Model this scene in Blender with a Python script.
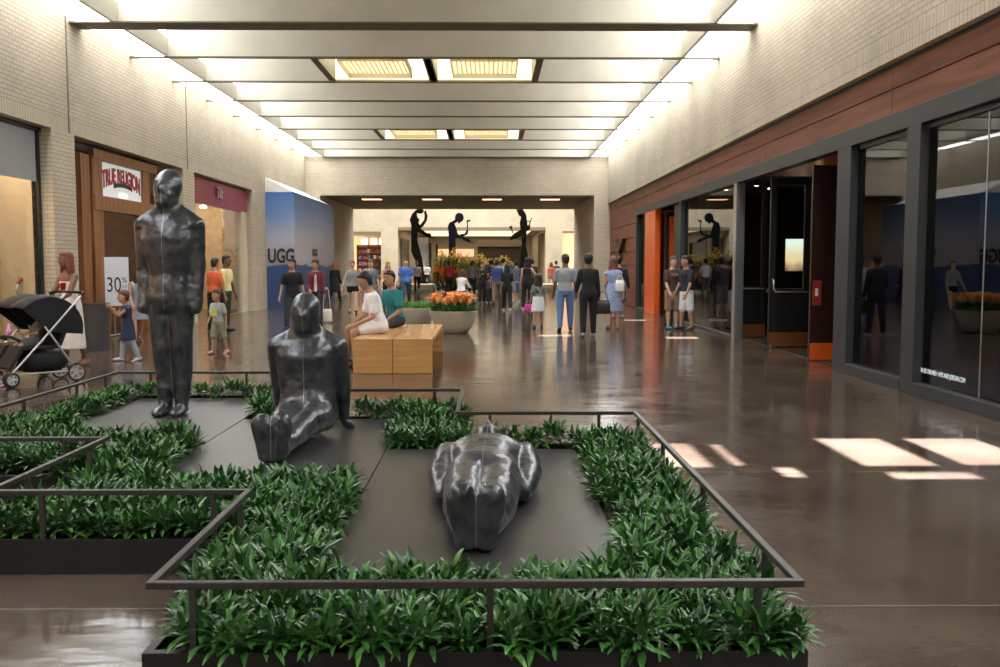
import bpy, bmesh, math, random
import numpy as np
from mathutils import Vector, Matrix, Euler
random.seed(7)
PI = math.pi
R = math.radians
for o in list(bpy.data.objects): bpy.data.objects.remove(o)
scene = bpy.context.scene
COL = scene.collection
# ------------------------------------------------------------------ camera, sky, sun, exposure
FPX = 930.0; EYE = 1.4
cam_d = bpy.data.cameras.new('camera'); cam_d.sensor_width = 36; cam_d.lens = 36*FPX/1000
cam_d.clip_start = .05; cam_d.clip_end = 300
cam = bpy.data.objects.new('camera', cam_d); COL.objects.link(cam)
cam.location = (0, 0, EYE); cam.rotation_euler = (R(90-4.33), 0, R(-0.62))
scene.camera = cam
vs = scene.view_settings
vs.view_transform = 'Standard'; vs.look = 'None'; vs.gamma = 1; vs.use_curve_mapping = False
vs.exposure = 0.46
world = bpy.data.worlds.new('sky'); scene.world = world; world.use_nodes = True
wn = world.node_tree.nodes['Background']; wn.inputs[0].default_value = (.75,.85,1,1); wn.inputs[1].default_value = 2.2
SUN = Vector((-.55, -3.6, -6.5)).normalized()
sd = bpy.data.lights.new('sun', 'SUN'); sd.energy = 66; sd.angle = R(.6); sd.color = (1,.98,.96)
so = bpy.data.objects.new('sun', sd); COL.objects.link(so); so.location = (4, 20, 14)
so.rotation_euler = SUN.to_track_quat('-Z', 'Y').to_euler()
SKY_E = 6.5      # daylight given off by the frosted skylight panes
# ------------------------------------------------------------------ pixel helpers for measuring positions
_cm = Euler(cam.rotation_euler).to_matrix()
def ray(px, py): return _cm @ Vector((px-500, -(py-333.5), -FPX))
def onz(px, py, z=0.0):
    d = ray(px, py); t = (z-EYE)/d.z; return Vector((d.x*t, d.y*t, z))
def ony(px, py, Y):
    d = ray(px, py); t = Y/d.y; return Vector((d.x*t, Y, EYE+d.z*t))
def onx(px, py, X):
    d = ray(px, py); t = X/d.x; return Vector((X, d.y*t, EYE+d.z*t))
# ------------------------------------------------------------------ materials
def nt(name):
    m = bpy.data.materials.new(name); m.use_nodes = True
    return m, m.node_tree.nodes, m.node_tree.links, m.node_tree.nodes['Principled BSDF']
def mat(name, col, rough=.6, metal=0, var=.12, vscale=6, bump=0, bscale=60, spec=.5, emit=None, es=0, coat=0):
    m, N, L, b = nt(name)
    tc = N.new('ShaderNodeTexCoord')
    if var:
        n = N.new('ShaderNodeTexNoise'); n.inputs['Scale'].default_value = vscale; n.inputs['Detail'].default_value = 4
        L.new(tc.outputs['Object'], n.inputs['Vector'])
        r = N.new('ShaderNodeMapRange'); r.inputs[3].default_value = 1-var; r.inputs[4].default_value = 1+var
        r.inputs[1].default_value = .3; r.inputs[2].default_value = .7
        L.new(n.outputs[0], r.inputs[0])
        mx = N.new('ShaderNodeVectorMath'); mx.operation = 'SCALE'; mx.inputs[0].default_value = col
        L.new(r.outputs[0], mx.inputs['Scale']); L.new(mx.outputs[0], b.inputs['Base Color'])
    else: b.inputs['Base Color'].default_value = (*col, 1)
    if bump:
        n2 = N.new('ShaderNodeTexNoise'); n2.inputs['Scale'].default_value = bscale; n2.inputs['Detail'].default_value = 3
        L.new(tc.outputs['Object'], n2.inputs['Vector'])
        bp = N.new('ShaderNodeBump'); bp.inputs['Strength'].default_value = bump; bp.inputs['Distance'].default_value = .01
        L.new(n2.outputs[0], bp.inputs['Height']); L.new(bp.outputs[0], b.inputs['Normal'])
    b.inputs['Roughness'].default_value = rough; b.inputs['Metallic'].default_value = metal
    b.inputs['Specular IOR Level'].default_value = spec; b.inputs['Coat Weight'].default_value = coat
    if emit:
        b.inputs['Emission Color'].default_value = (*emit, 1); b.inputs['Emission Strength'].default_value = es
    return m
def glass_mat(name, tint=(.3,.3,.3), refl=1.0):
    m = bpy.data.materials.new(name); m.use_nodes = True; N = m.node_tree.nodes; L = m.node_tree.links; N.clear()
    o = N.new('ShaderNodeOutputMaterial'); t = N.new('ShaderNodeBsdfTransparent'); g = N.new('ShaderNodeBsdfGlossy')
    t.inputs[0].default_value = (*tint, 1); g.inputs[1].default_value = .0; g.inputs[0].default_value = (refl, refl, refl, 1)
    f = N.new('ShaderNodeFresnel'); f.inputs[0].default_value = 1.5
    gg = N.new('ShaderNodeNewGeometry'); iv = N.new('ShaderNodeMath'); iv.operation = 'SUBTRACT'; iv.inputs[0].default_value = 1; L.new(gg.outputs['Backfacing'], iv.inputs[1]); ml_ = N.new('ShaderNodeMath'); ml_.operation = 'MULTIPLY'; L.new(iv.outputs[0], ml_.inputs[0]); L.new(f.outputs[0], ml_.inputs[1])
    x = N.new('ShaderNodeMixShader'); L.new(ml_.outputs[0], x.inputs[0]); L.new(t.outputs[0], x.inputs[1]); L.new(g.outputs[0], x.inputs[2])
    L.new(x.outputs[0], o.inputs[0]); return m
def brick_mat(name, axis, col=(.61,.525,.40), col2=(.55,.47,.355), mort=(.30,.255,.19), bw=.20, bh=.068, ms=.0055, vertical=False, rough=.8):
    m, N, L, b = nt(name)
    g = N.new('ShaderNodeNewGeometry'); s = N.new('ShaderNodeSeparateXYZ'); c = N.new('ShaderNodeCombineXYZ')
    L.new(g.outputs['Position'], s.inputs[0])
    sn = N.new('ShaderNodeSeparateXYZ'); L.new(g.outputs['True Normal'], sn.inputs[0]); an = N.new('ShaderNodeMath'); an.operation = 'ABSOLUTE'; L.new(sn.outputs[1], an.inputs[0])
    gt = N.new('ShaderNodeMath'); gt.operation = 'GREATER_THAN'; gt.inputs[1].default_value = .5; L.new(an.outputs[0], gt.inputs[0])
    mxa = N.new('ShaderNodeMix'); L.new(gt.outputs[0], mxa.inputs[0]); L.new(s.outputs[1], mxa.inputs[2]); L.new(s.outputs[0], mxa.inputs[3])
    L.new(mxa.outputs[0], c.inputs[0]); L.new(s.outputs[2], c.inputs[1])
    br = N.new('ShaderNodeTexBrick'); br.offset = 0 if vertical else .5
    br.inputs['Scale'].default_value = 1; br.inputs['Brick Width'].default_value = bw; br.inputs['Row Height'].default_value = bh
    br.inputs['Mortar Size'].default_value = ms; br.inputs['Mortar Smooth'].default_value = .4
    br.inputs['Color1'].default_value = (*col, 1); br.inputs['Color2'].default_value = (*col2, 1); br.inputs['Mortar'].default_value = (*mort, 1)
    L.new(c.outputs[0], br.inputs['Vector'])
    n = N.new('ShaderNodeTexNoise'); n.inputs['Scale'].default_value = .7; n.inputs['Detail'].default_value = 5; L.new(g.outputs['Position'], n.inputs['Vector'])
    r = N.new('ShaderNodeMapRange'); r.inputs[1].default_value = .3; r.inputs[2].default_value = .7; r.inputs[3].default_value = .86; r.inputs[4].default_value = 1.08
    L.new(n.outputs[0], r.inputs[0])
    v = N.new('ShaderNodeVectorMath'); v.operation = 'SCALE'; L.new(br.outputs[0], v.inputs[0]); L.new(r.outputs[0], v.inputs['Scale'])
    L.new(v.outputs[0], b.inputs['Base Color']); b.inputs['Roughness'].default_value = rough
    bp = N.new('ShaderNodeBump'); bp.inputs['Strength'].default_value = .6; bp.inputs['Distance'].default_value = .006; bp.invert = True
    L.new(br.outputs['Fac'], bp.inputs['Height']); L.new(bp.outputs[0], b.inputs['Normal'])
    return m
def wood_mat(name, c1, c2, rough=.4, axis='Y', scale=1.0):
    m, N, L, b = nt(name)
    tc = N.new('ShaderNodeTexCoord'); mp = N.new('ShaderNodeMapping')
    sc = {'X':(.6,9,9), 'Y':(9,.6,9), 'Z':(9,9,.6)}[axis]; mp.inputs['Scale'].default_value = tuple(q*scale for q in sc)
    L.new(tc.outputs['Object'], mp.inputs[0])
    n = N.new('ShaderNodeTexNoise'); n.inputs['Scale'].default_value = 2; n.inputs['Detail'].default_value = 6; n.inputs['Distortion'].default_value = .4
    L.new(mp.outputs[0], n.inputs['Vector'])
    cr = N.new('ShaderNodeValToRGB'); cr.color_ramp.elements[0].color = (*c1, 1); cr.color_ramp.elements[1].color = (*c2, 1)
    cr.color_ramp.elements[0].position = .35; cr.color_ramp.elements[1].position = .65
    L.new(n.outputs[0], cr.inputs[0]); L.new(cr.outputs[0], b.inputs['Base Color']); b.inputs['Roughness'].default_value = rough
    return m
def floor_mat():
    m, N, L, b = nt('polished_concrete')
    g = N.new('ShaderNodeNewGeometry')
    def noise(sc, det=5, vec=None):
        n = N.new('ShaderNodeTexNoise'); n.inputs['Scale'].default_value = sc; n.inputs['Detail'].default_value = det
        L.new(vec or g.outputs['Position'], n.inputs['Vector']); return n.outputs[0]
    cr = N.new('ShaderNodeValToRGB'); e = cr.color_ramp.elements
    e[0].color = (.046,.028,.020,1); e[0].position = .3; e[1].color = (.112,.080,.060,1); e[1].position = .72
    L.new(noise(.9, 8), cr.inputs[0])
    br = N.new('ShaderNodeTexBrick'); br.offset = 0
    for k, v in (('Scale',1),('Brick Width',60),('Row Height',2.45),('Mortar Size',.005)): br.inputs[k].default_value = v
    mp = N.new('ShaderNodeMapping'); mp.inputs['Location'].default_value = (30.9, -3.70+4.9, 0); L.new(g.outputs['Position'], mp.inputs[0]); L.new(mp.outputs[0], br.inputs['Vector'])
    mx = N.new('ShaderNodeMix'); mx.data_type = 'RGBA'; mx.inputs[7].default_value = (.20,.165,.135,1)
    L.new(br.outputs['Fac'], mx.inputs[0]); L.new(cr.outputs[0], mx.inputs[6])
    # band of small pavers crossing the aisle
    b2 = N.new('ShaderNodeTexBrick'); b2.offset = .5
    for k, v in (('Scale',1),('Brick Width',.30),('Row Height',.16),('Mortar Size',.006)): b2.inputs[k].default_value = v
    L.new(g.outputs['Position'], b2.inputs['Vector'])
    s = N.new('ShaderNodeSeparateXYZ'); L.new(g.outputs['Position'], s.inputs[0])
    a1 = N.new('ShaderNodeMath'); a1.operation = 'GREATER_THAN'; a1.inputs[1].default_value = 5.45; L.new(s.outputs[1], a1.inputs[0])
    a2 = N.new('ShaderNodeMath'); a2.operation = 'LESS_THAN'; a2.inputs[1].default_value = 6.1; L.new(s.outputs[1], a2.inputs[0])
    a3 = N.new('ShaderNodeMath'); a3.operation = 'MULTIPLY'; L.new(a1.outputs[0], a3.inputs[0]); L.new(a2.outputs[0], a3.inputs[1])
    a4 = N.new('ShaderNodeMath'); a4.operation = 'MULTIPLY'; L.new(a3.outputs[0], a4.inputs[0]); L.new(b2.outputs['Fac'], a4.inputs[1])
    mx2 = N.new('ShaderNodeMix'); mx2.data_type = 'RGBA'; mx2.inputs[7].default_value = (.03,.022,.018,1)
    L.new(a4.outputs[0], mx2.inputs[0]); L.new(mx.outputs[2], mx2.inputs[6]); L.new(mx2.outputs[2], b.inputs['Base Color'])
    rr = N.new('ShaderNodeMapRange'); rr.inputs[1].default_value = .3; rr.inputs[2].default_value = .7; rr.inputs[3].default_value = .09; rr.inputs[4].default_value = .2
    L.new(noise(2.2, 6), rr.inputs[0]); L.new(rr.outputs[0], b.inputs['Roughness'])
    bp = N.new('ShaderNodeBump'); bp.inputs['Strength'].default_value = .16; bp.inputs['Distance'].default_value = .02
    m2 = N.new('ShaderNodeMapping'); m2.inputs['Scale'].default_value = (1, 2.2, 1); L.new(g.outputs['Position'], m2.inputs[0])
    L.new(noise(3.0, 2, m2.outputs[0]), bp.inputs['Height']); L.new(bp.outputs[0], b.inputs['Normal'])
    b.inputs['Specular IOR Level'].default_value = .6
    return m
def lead_mat():
    m, N, L, b = nt('sculpture_lead')
    tc = N.new('ShaderNodeTexCoord')
    n = N.new('ShaderNodeTexNoise'); n.inputs['Scale'].default_value = 8; n.inputs['Detail'].default_value = 9; n.inputs['Roughness'].default_value = .72
    L.new(tc.outputs['Object'], n.inputs['Vector'])
    cr = N.new('ShaderNodeValToRGB'); e = cr.color_ramp.elements
    e[0].color = (.045,.048,.055,1); e[0].position = .34; e[1].color = (.175,.182,.20,1); e[1].position = .74
    L.new(n.outputs[0], cr.inputs[0])
    s = N.new('ShaderNodeSeparateXYZ'); L.new(tc.outputs['Object'], s.inputs[0])
    ab = N.new('ShaderNodeMath'); ab.operation = 'ABSOLUTE'; L.new(s.outputs[0], ab.inputs[0])
    nn = N.new('ShaderNodeTexNoise'); nn.inputs['Scale'].default_value = 14; L.new(tc.outputs['Object'], nn.inputs['Vector'])
    th = N.new('ShaderNodeMath'); th.operation = 'MULTIPLY'; th.inputs[1].default_value = .006; L.new(nn.outputs[0], th.inputs[0])
    lt = N.new('ShaderNodeMath'); lt.operation = 'LESS_THAN'; L.new(ab.outputs[0], lt.inputs[0]); L.new(th.outputs[0], lt.inputs[1])
    mx = N.new('ShaderNodeMix'); mx.data_type = 'RGBA'; mx.inputs[7].default_value = (.26,.26,.27,1)
    L.new(lt.outputs[0], mx.inputs[0]); L.new(cr.outputs[0], mx.inputs[6]); L.new(mx.outputs[2], b.inputs['Base Color'])
    b.inputs['Metallic'].default_value = .7; b.inputs['Roughness'].default_value = .30
    n2 = N.new('ShaderNodeTexNoise'); n2.inputs['Scale'].default_value = 16; n2.inputs['Detail'].default_value = 5; L.new(tc.outputs['Object'], n2.inputs['Vector'])
    bp = N.new('ShaderNodeBump'); bp.inputs['Strength'].default_value = .55; bp.inputs['Distance'].default_value = .012
    L.new(n2.outputs[0], bp.inputs['Height']); L.new(bp.outputs[0], b.inputs['Normal'])
    return m
def leaf_mat(name, c1, c2, rough=.28, tr=.15):
    m, N, L, b = nt(name)
    tc = N.new('ShaderNodeTexCoord'); n = N.new('ShaderNodeTexNoise'); n.inputs['Scale'].default_value = 9; L.new(tc.outputs['Object'], n.inputs['Vector'])
    cr = N.new('ShaderNodeValToRGB'); e = cr.color_ramp.elements
    e[0].color = (*c1, 1); e[0].position = .35; e[1].color = (*c2, 1); e[1].position = .68
    L.new(n.outputs[0], cr.inputs[0]); L.new(cr.outputs[0], b.inputs['Base Color']); b.inputs['Roughness'].default_value = rough
    b.inputs['Subsurface Weight'].default_value = 0
    return m
def emis(name, col, s):
    m, N, L, b = nt(name); b.inputs['Base Color'].default_value = (*[min(.8, c) for c in col], 1)
    b.inputs['Emission Color'].default_value = (*col, 1); b.inputs['Emission Strength'].default_value = s; return m
_mc = {}
def C_(col, rough=.75, name=None, **k):
    key = (tuple(round(c, 3) for c in col), rough, name, tuple(sorted(k.items())))
    if key not in _mc: _mc[key] = mat(name or 'cloth', col, rough, **k)
    return _mc[key]
M = dict(
 floor=floor_mat(), brickY=brick_mat('cream_brick', 1), brickX=brick_mat('cream_brick_end', 0),
 soldierY=brick_mat('cream_soldier_brick', 1, bw=.075, bh=.25, vertical=True, ms=.005), soldierX=brick_mat('cream_soldier_brick_end', 0, bw=.075, bh=.25, vertical=True, ms=.005),
 plaster=mat('cream_plaster', (.62,.55,.40), .8, var=.05), baffle=mat('ceiling_baffle_cream', (.70,.65,.54), .75, var=.06, vscale=1.2),
 flange=mat('beam_olive_brown', (.17,.14,.09), .6, var=.1), olive=mat('olive_soffit', (.24,.19,.115), .8, var=.06),
 deck=mat('roof_deck_white', (.72,.70,.66), .8, var=.03), frosted=emis('frosted_skylight', (.93,.97,1.0), SKY_E),
 coffer=emis('lit_coffer_panel', (1.0,.90,.66), .62), lamp=emis('lamp_diffuser', (1.0,.95,.82), 8), louver=mat('louver_white', (.85,.82,.74), .5, var=0),
 clear=glass_mat('added_clear_pane', (.95,.97,1)), dark_glass=glass_mat('dark_glass', (.55,.55,.55), 1.0), shop_glass=glass_mat('shop_glass', (.92,.93,.92)),
 grey_frame=mat('grey_steel_frame', (.045,.048,.052), .45, metal=.2, var=.06), black=mat('black_paint', (.012,.012,.013), .4, var=0),
 redwood=wood_mat('red_wood_plank', (.155,.048,.024), (.26,.088,.045), .55, 'Y', .5), orange=mat('orange_lacquer', (.80,.13,.02), .35, var=.04),
 copper=mat('copper_kick', (.55,.20,.08), .35, metal=.8, var=.1), steel=mat('brushed_steel', (.55,.56,.57), .3, metal=.9, var=.05),
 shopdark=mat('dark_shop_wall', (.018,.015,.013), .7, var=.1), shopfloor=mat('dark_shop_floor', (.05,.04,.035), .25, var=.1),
 cherry=wood_mat('cherry_wood', (.20,.075,.025), (.36,.15,.055), .4, 'Z'), bench=wood_mat('oak_bench', (.52,.26,.085), (.68,.38,.15), .22, 'Y'),
 benchface=wood_mat('oak_bench_end', (.50,.25,.085), (.64,.35,.135), .3, 'X'),
 planter=mat('planter_dark_steel', (.022,.020,.022), .38, metal=.3, var=.15), rail=mat('rail_dark_bronze', (.055,.048,.046), .4, metal=.4, var=.08),
 plate=mat('slate_grey_plate', (.056,.052,.052), .34, metal=.25, var=.14, vscale=2.5, bump=.04, bscale=30), soil=mat('dark_soil', (.02,.014,.01), .95, bump=1, bscale=60),
 lead=lead_mat(), leaf=leaf_mat('glossy_leaf', (.016,.070,.014), (.066,.20,.038)), leaf2=leaf_mat('glossy_leaf_light', (.030,.115,.020), (.11,.29,.06)),
 bowl=mat('cast_stone_bowl', (.48,.42,.33), .7, var=.06), petal=mat('orange_petal', (.95,.30,.06), .5, var=.3, vscale=20), petal2=mat('peach_petal', (1,.60,.30), .5, var=.2, vscale=20),
 grass=leaf_mat('short_grass', (.06,.20,.03), (.14,.36,.07), .6), yellow=mat('yellow_blossom', (.95,.78,.28), .6, var=.3, vscale=10),
 ugg_blue=None)
# ------------------------------------------------------------------ mesh builder
class MB:
    def __init__(s): s.v = []; s.f = []; s.m = []
    def add(s, v, f, mi=0):
        o = len(s.v); s.v += [tuple(p) for p in v]; s.f += [tuple(i+o for i in q) for q in f]; s.m += [mi]*len(f); return s
    def box(s, x0, x1, y0, y1, z0, z1, mi=0, mx=None):
        v = [(x, y, z) for x in (x0, x1) for y in (y0, y1) for z in (z0, z1)]
        if mx is not None: v = [mx @ Vector(p) for p in v]
        return s.add(v, [(0,1,3,2),(4,6,7,5),(0,4,5,1),(2,3,7,6),(0,2,6,4),(1,5,7,3)], mi)
    def rings(s, rs, mi=0, cap=True):
        n = len(rs[0]); v = [p for r in rs for p in r]; f = []
        for i in range(len(rs)-1):
            for j in range(n): f.append((i*n+j, i*n+(j+1) % n, (i+1)*n+(j+1) % n, (i+1)*n+j))
        if cap: f.append(tuple(reversed(range(n)))); f.append(tuple(range((len(rs)-1)*n, len(rs)*n)))
        return s.add(v, f, mi)
    def cone(s, a, b, ra, rb, n=12, mi=0, caps=3, sx=1.0, up=None):      # tapered capsule
        a = Vector(a); b = Vector(b); d = (b-a); L = d.length or 1e-6; d = d/L
        u = Vector(up) if up else (Vector((0,0,1)) if abs(d.z) < .9 else Vector((0,1,0)))
        x = u.cross(d).normalized(); y = d.cross(x)
        rs = []
        def ring(c, r): rs.append([c + x*(r*sx*math.cos(2*PI*k/n)) + y*(r*math.sin(2*PI*k/n)) for k in range(n)])
        for i in range(caps, 0, -1):
            t = i/(caps+.35)*PI/2; ring(a - d*(ra*math.sin(t)), ra*math.cos(t))
        ring(a, ra); ring(b, rb)
        for i in range(1, caps+1):
            t = i/(caps+.35)*PI/2; ring(b + d*(rb*math.sin(t)), rb*math.cos(t))
        return s.rings(rs, mi)
    def cyl(s, a, b, ra, rb=None, n=16, mi=0):
        rb = ra if rb is None else rb
        a = Vector(a); b = Vector(b); d = (b-a).normalized(); u = Vector((0,0,1)) if abs(d.z) < .9 else Vector((0,1,0))
        x = u.cross(d).normalized(); y = d.cross(x)
        return s.rings([[c + x*(r*math.cos(2*PI*k/n)) + y*(r*math.sin(2*PI*k/n)) for k in range(n)] for c, r in ((a, ra), (b, rb))], mi)
    def tube(s, pts, r, n=8, mi=0):
        for a, b in zip(pts[:-1], pts[1:]): s.cone(a, b, r, r, n, mi, 2)
        return s
    def loft(s, rs, n=20, mi=0, p=1.0):    # rs: (center, ux, uy, rx, ry)
        out = []
        for c, ux, uy, rx, ry in rs:
            c = Vector(c); ux = Vector(ux); uy = Vector(uy); ring = []
            for k in range(n):
                a = 2*PI*k/n; ca = math.cos(a); sa = math.sin(a)
                ca = math.copysign(abs(ca)**p, ca); sa = math.copysign(abs(sa)**p, sa)
                ring.append(c + ux*(rx*ca) + uy*(ry*sa))
            out.append(ring)
        return s.rings(out, mi)
    def ell(s, c, rx, ry, rz, n=16, m=10, mi=0, mx=None):
        rs = []
        for i in range(1, m):
            t = PI*i/m; rs.append([Vector((rx*math.sin(t)*math.cos(2*PI*k/n), ry*math.sin(t)*math.sin(2*PI*k/n), -rz*math.cos(t))) for k in range(n)])
        rs = [[(mx @ p if mx is not None else p) + Vector(c) for p in r] for r in rs]
        return s.rings(rs, mi)
    def lathe(s, prof, c=(0,0,0), n=40, mi=0):
        return s.rings([[Vector((c[0]+r*math.cos(2*PI*k/n), c[1]+r*math.sin(2*PI*k/n), c[2]+z)) for k in range(n)] for r, z in prof], mi)
    def prism(s, poly, a, b, f, mi=0):   # f maps (u, v, w) to a point
        n = len(poly)
        ar = sum(poly[i][0]*poly[(i+1) % n][1]-poly[(i+1) % n][0]*poly[i][1] for i in range(n))
        if ar < 0: poly = poly[::-1]
        v = [f(u, w, a) for u, w in poly] + [f(u, w, b) for u, w in poly]
        fs = [tuple(reversed(range(n))), tuple(range(n, 2*n))] + [(i, (i+1) % n, n+(i+1) % n, n+i) for i in range(n)]
        return s.add(v, fs, mi)
    def xform(s, mx): s.v = [tuple(mx @ Vector(p)) for p in s.v]; return s
    def merge(s, o, mi=None):
        s.add(o.v, o.f, 0); s.m[-len(o.f):] = [mi if mi is not None else q for q in o.m]; return s
    def mesh(s, name, mats, smooth=False):
        me = bpy.data.meshes.new(name); me.from_pydata(s.v, [], s.f)
        for m in (mats if isinstance(mats, (list, tuple)) else [mats]): me.materials.append(m)
        me.polygons.foreach_set('material_index', s.m)
        if smooth: me.polygons.foreach_set('use_smooth', [True]*len(me.polygons))
        bm = bmesh.new(); bm.from_mesh(me); bmesh.ops.recalc_face_normals(bm, faces=bm.faces); bm.to_mesh(me); bm.free()
        me.update(); return me
def link(name, me, parent=None, loc=None, rot=None):
    o = bpy.data.objects.new(name, me); COL.objects.link(o)
    if parent: o.parent = parent
    if loc is not None: o.location = loc
    if rot is not None: o.rotation_euler = rot
    return o
def obj(name, mb, mats, parent=None, smooth=False, bevel=0, loc=None, rot=None):
    me = mb.mesh(name, mats, smooth); o = link(name, me, parent, loc, rot)
    if bevel:
        b = o.modifiers.new('bevel', 'BEVEL'); b.width = bevel; b.segments = 2; b.limit_method = 'ANGLE'; b.angle_limit = R(40)
    return o
def remesh(mb, voxel, mats, smooth_it=4, f=.5, extra=None, name='body'):
    tmp = link('tmp', mb.mesh('tmp', mats))
    r = tmp.modifiers.new('r', 'REMESH'); r.mode = 'VOXEL'; r.voxel_size = voxel
    if smooth_it:
        s = tmp.modifiers.new('s', 'SMOOTH'); s.iterations = smooth_it; s.factor = f
    dg = bpy.context.evaluated_depsgraph_get()
    me = bpy.data.meshes.new_from_object(tmp.evaluated_get(dg)); bpy.data.objects.remove(tmp)
    me.name = name
    if extra:
        bm = bmesh.new(); bm.from_mesh(me)
        for q in bm.faces: q.material_index = 0
        me2 = extra.mesh('x', mats); bm.from_mesh(me2); bm.to_mesh(me); bm.free()
    if len(me.materials) == 0:
        for m in (mats if isinstance(mats, (list, tuple)) else [mats]): me.materials.append(m)
    me.polygons.foreach_set('use_smooth', [True]*len(me.polygons)); me.update()
    return me
def tag(o, label=None, cat=None, group=None, kind=None):
    if label: o['label'] = label
    if cat: o['category'] = cat
    if group: o['group'] = group
    if kind: o['kind'] = kind
    return o
def thing(name, label, cat, loc=(0,0,0), rz=0, group=None):
    o = bpy.data.objects.new(name, None); COL.objects.link(o); o.location = loc; o.rotation_euler = (0,0,rz); o.empty_display_size = .1
    return tag(o, label, cat, group)
def struct(name, mb, mats, bevel=0, smooth=False, parent=None):
    o = obj(name, mb, mats, parent, smooth, bevel)
    if not parent: o['kind'] = 'structure'
    return o
def copy_tree(o, parent=None):
    c = o.copy(); COL.objects.link(c)
    if parent: c.parent = parent
    for ch in list(o.children): copy_tree(ch, c)
    return c
def text_mesh(body, size, ext, m, name, parent=None, mx=None, align='CENTER', arc=None, font_scale=(1,1), bold=0, fit=None):
    cu = bpy.data.curves.new(name, 'FONT'); cu.body = body; cu.size = size; cu.extrude = ext; cu.align_x = align; cu.align_y = 'CENTER'; cu.offset = bold
    t = bpy.data.objects.new('tmp', cu); COL.objects.link(t); dg = bpy.context.evaluated_depsgraph_get()
    me = bpy.data.meshes.new_from_object(t.evaluated_get(dg)); bpy.data.objects.remove(t); me.name = name
    if fit: wd = max(v.co.x for v in me.vertices)-min(v.co.x for v in me.vertices); font_scale = (fit/wd, font_scale[1])
    for v in me.vertices:
        x, y, z = v.co; x *= font_scale[0]; y *= font_scale[1]
        if arc: y = y*(1+.35*abs(x)/1.0) - arc*x*x
        v.co = (x, y, z)
    me.materials.clear(); me.materials.append(m)
    o = link(name, me, parent)
    if mx is not None: o.matrix_local = mx
    return o
def holes(x0, x1, y0, y1, hs):      # rectangle minus rectangles
    xs = sorted({x0, x1, *[min(max(h[i], x0), x1) for h in hs for i in (0, 1)]}); ys = sorted({y0, y1, *[min(max(h[i], y0), y1) for h in hs for i in (2, 3)]})
    out = []
    for a, b in zip(xs, xs[1:]):
        for c, d in zip(ys, ys[1:]):
            cx, cy = (a+b)/2, (c+d)/2
            if not any(h[0] < cx < h[1] and h[2] < cy < h[3] for h in hs): out.append((a, b, c, d))
    return out
# ------------------------------------------------------------------ dimensions
XL, XR = -6.9, 4.43        # inner faces of the two long walls
ZC = 5.355                 # underside of the ceiling beams
ZS = 6.5                   # skylight level
YE = 35.2                  # end wall
YP = 43.7                  # far end of the low passage
YB = -9.0
PL, PR = -6.36, 3.93       # passage walls
ZP = 3.94
# ------------------------------------------------------------------ floor
b = MB(); b.box(-24, 22, YB-1, 92, -.1, 0); struct('floor', b, M['floor'])
# ------------------------------------------------------------------ left wall
hz = 3.52
b = MB(); b.box(XL-.5, XL, YB, YE, hz+.26, 5.43); struct('wall_left', b, M['brickY'])
b = MB()
for y0, y1 in ((YB, 1.5), (14.9, 15.72), (21.2, 22.0), (27.3, 28.9), (28.9, YE)): b.box(XL-.5, XL, y0, y1, 0, hz)
struct('wall_left', b, M['brickY'])
b = MB()
for y0, y1 in ((YB, 15.5), (15.56, 21.5), (21.54, YE)): b.box(XL-.5, XL, y0, y1, hz, hz+.26)
struct('trim_1', b, M['soldierY'])
b = MB(); b.box(XL, XL+.012, 15.53-.015, 15.53+.015, hz, ZC+.1); b.box(XL, XL+.012, 21.52-.012, 21.52+.012, hz, ZC+.1); struct('trim_2', b, M['flange'])
# ------------------------------------------------------------------ right wall
zb = 3.63
b = MB(); b.box(XR, XR+.55, YB, YE, zb+.26, 5.43); struct('wall_right', b, M['brickY'])
b = MB(); b.box(XR, XR+.55, YB, YE, zb, zb+.26); struct('trim_3', b, M['soldierY'])
b = MB(); b.box(XR+.001, XR+.55, YB, 1.0, 0, zb); struct('wall_right', b, M['brickY'])
XS = XR+.10                # storefront plane
b = MB(); b.box(XS, XS+.15, 1.0, YE, 3.58, zb); struct('trim_4', b, M['black'])
b = MB()
for y0 in np.arange(1.0, 35, 4.8):
    y1 = min(y0+4.79, YE)
    b.box(XS, XS+.12, y0, y1, 3.355, 3.58); b.box(XS, XS+.12, y0, y1, 3.07, 3.335)
b.box(XS+.02, XS+.14, 1.0, YE, 3.07, 3.58)
struct('trim_5', b, M['redwood'], bevel=.004)
b = MB()
for k in range(7):
    b.box(XS, XS+.12, 28.9, YE, k*.4386+.022, (k+1)*.4386)
bb = MB(); bb.box(XS+.03, XS+.15, 28.9, YE, 0, 3.07); struct('wall_right', bb, M['shopdark'])
struct('wall_right', b, M['redwood'], bevel=.006)
# ------------------------------------------------------------------ end wall and passage
b = MB(); b.box(XL, PL, YE, YE+.4, 0, ZP); b.box(PR, XR+.5, YE, YE+.4, 0, ZP); b.box(XL-.5, XR+.5, YE, YE+.4, ZP, ZS+.2); struct('wall_front', b, M['brickX'])
b = MB(); b.box(PL-.4, PL, YE+.4, YP, 0, ZP); struct('wall_left', b, M['brickY'])
b = MB(); b.box(PR, PR+.4, YE+.4, YP, 0, ZP); struct('wall_right', b, M['brickY'])
b = MB(); b.box(PL-.4, PR+.4, YE+.4, YP, ZP, ZP+.2); struct('ceiling', b, M['olive'])
b = MB(); b.box(PL, PR, YP-.35, YP, ZP-.035, ZP); b.box(PL, PR, YE+.02, YE+.3, ZP-.03, ZP); struct('trim_6', b, M['olive'])
# back wall behind the camera
b = MB(); b.box(XL-.5, XR+.5, YB-.4, YB, 0, ZS+.2); struct('wall_back', b, M['brickX'])
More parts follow.
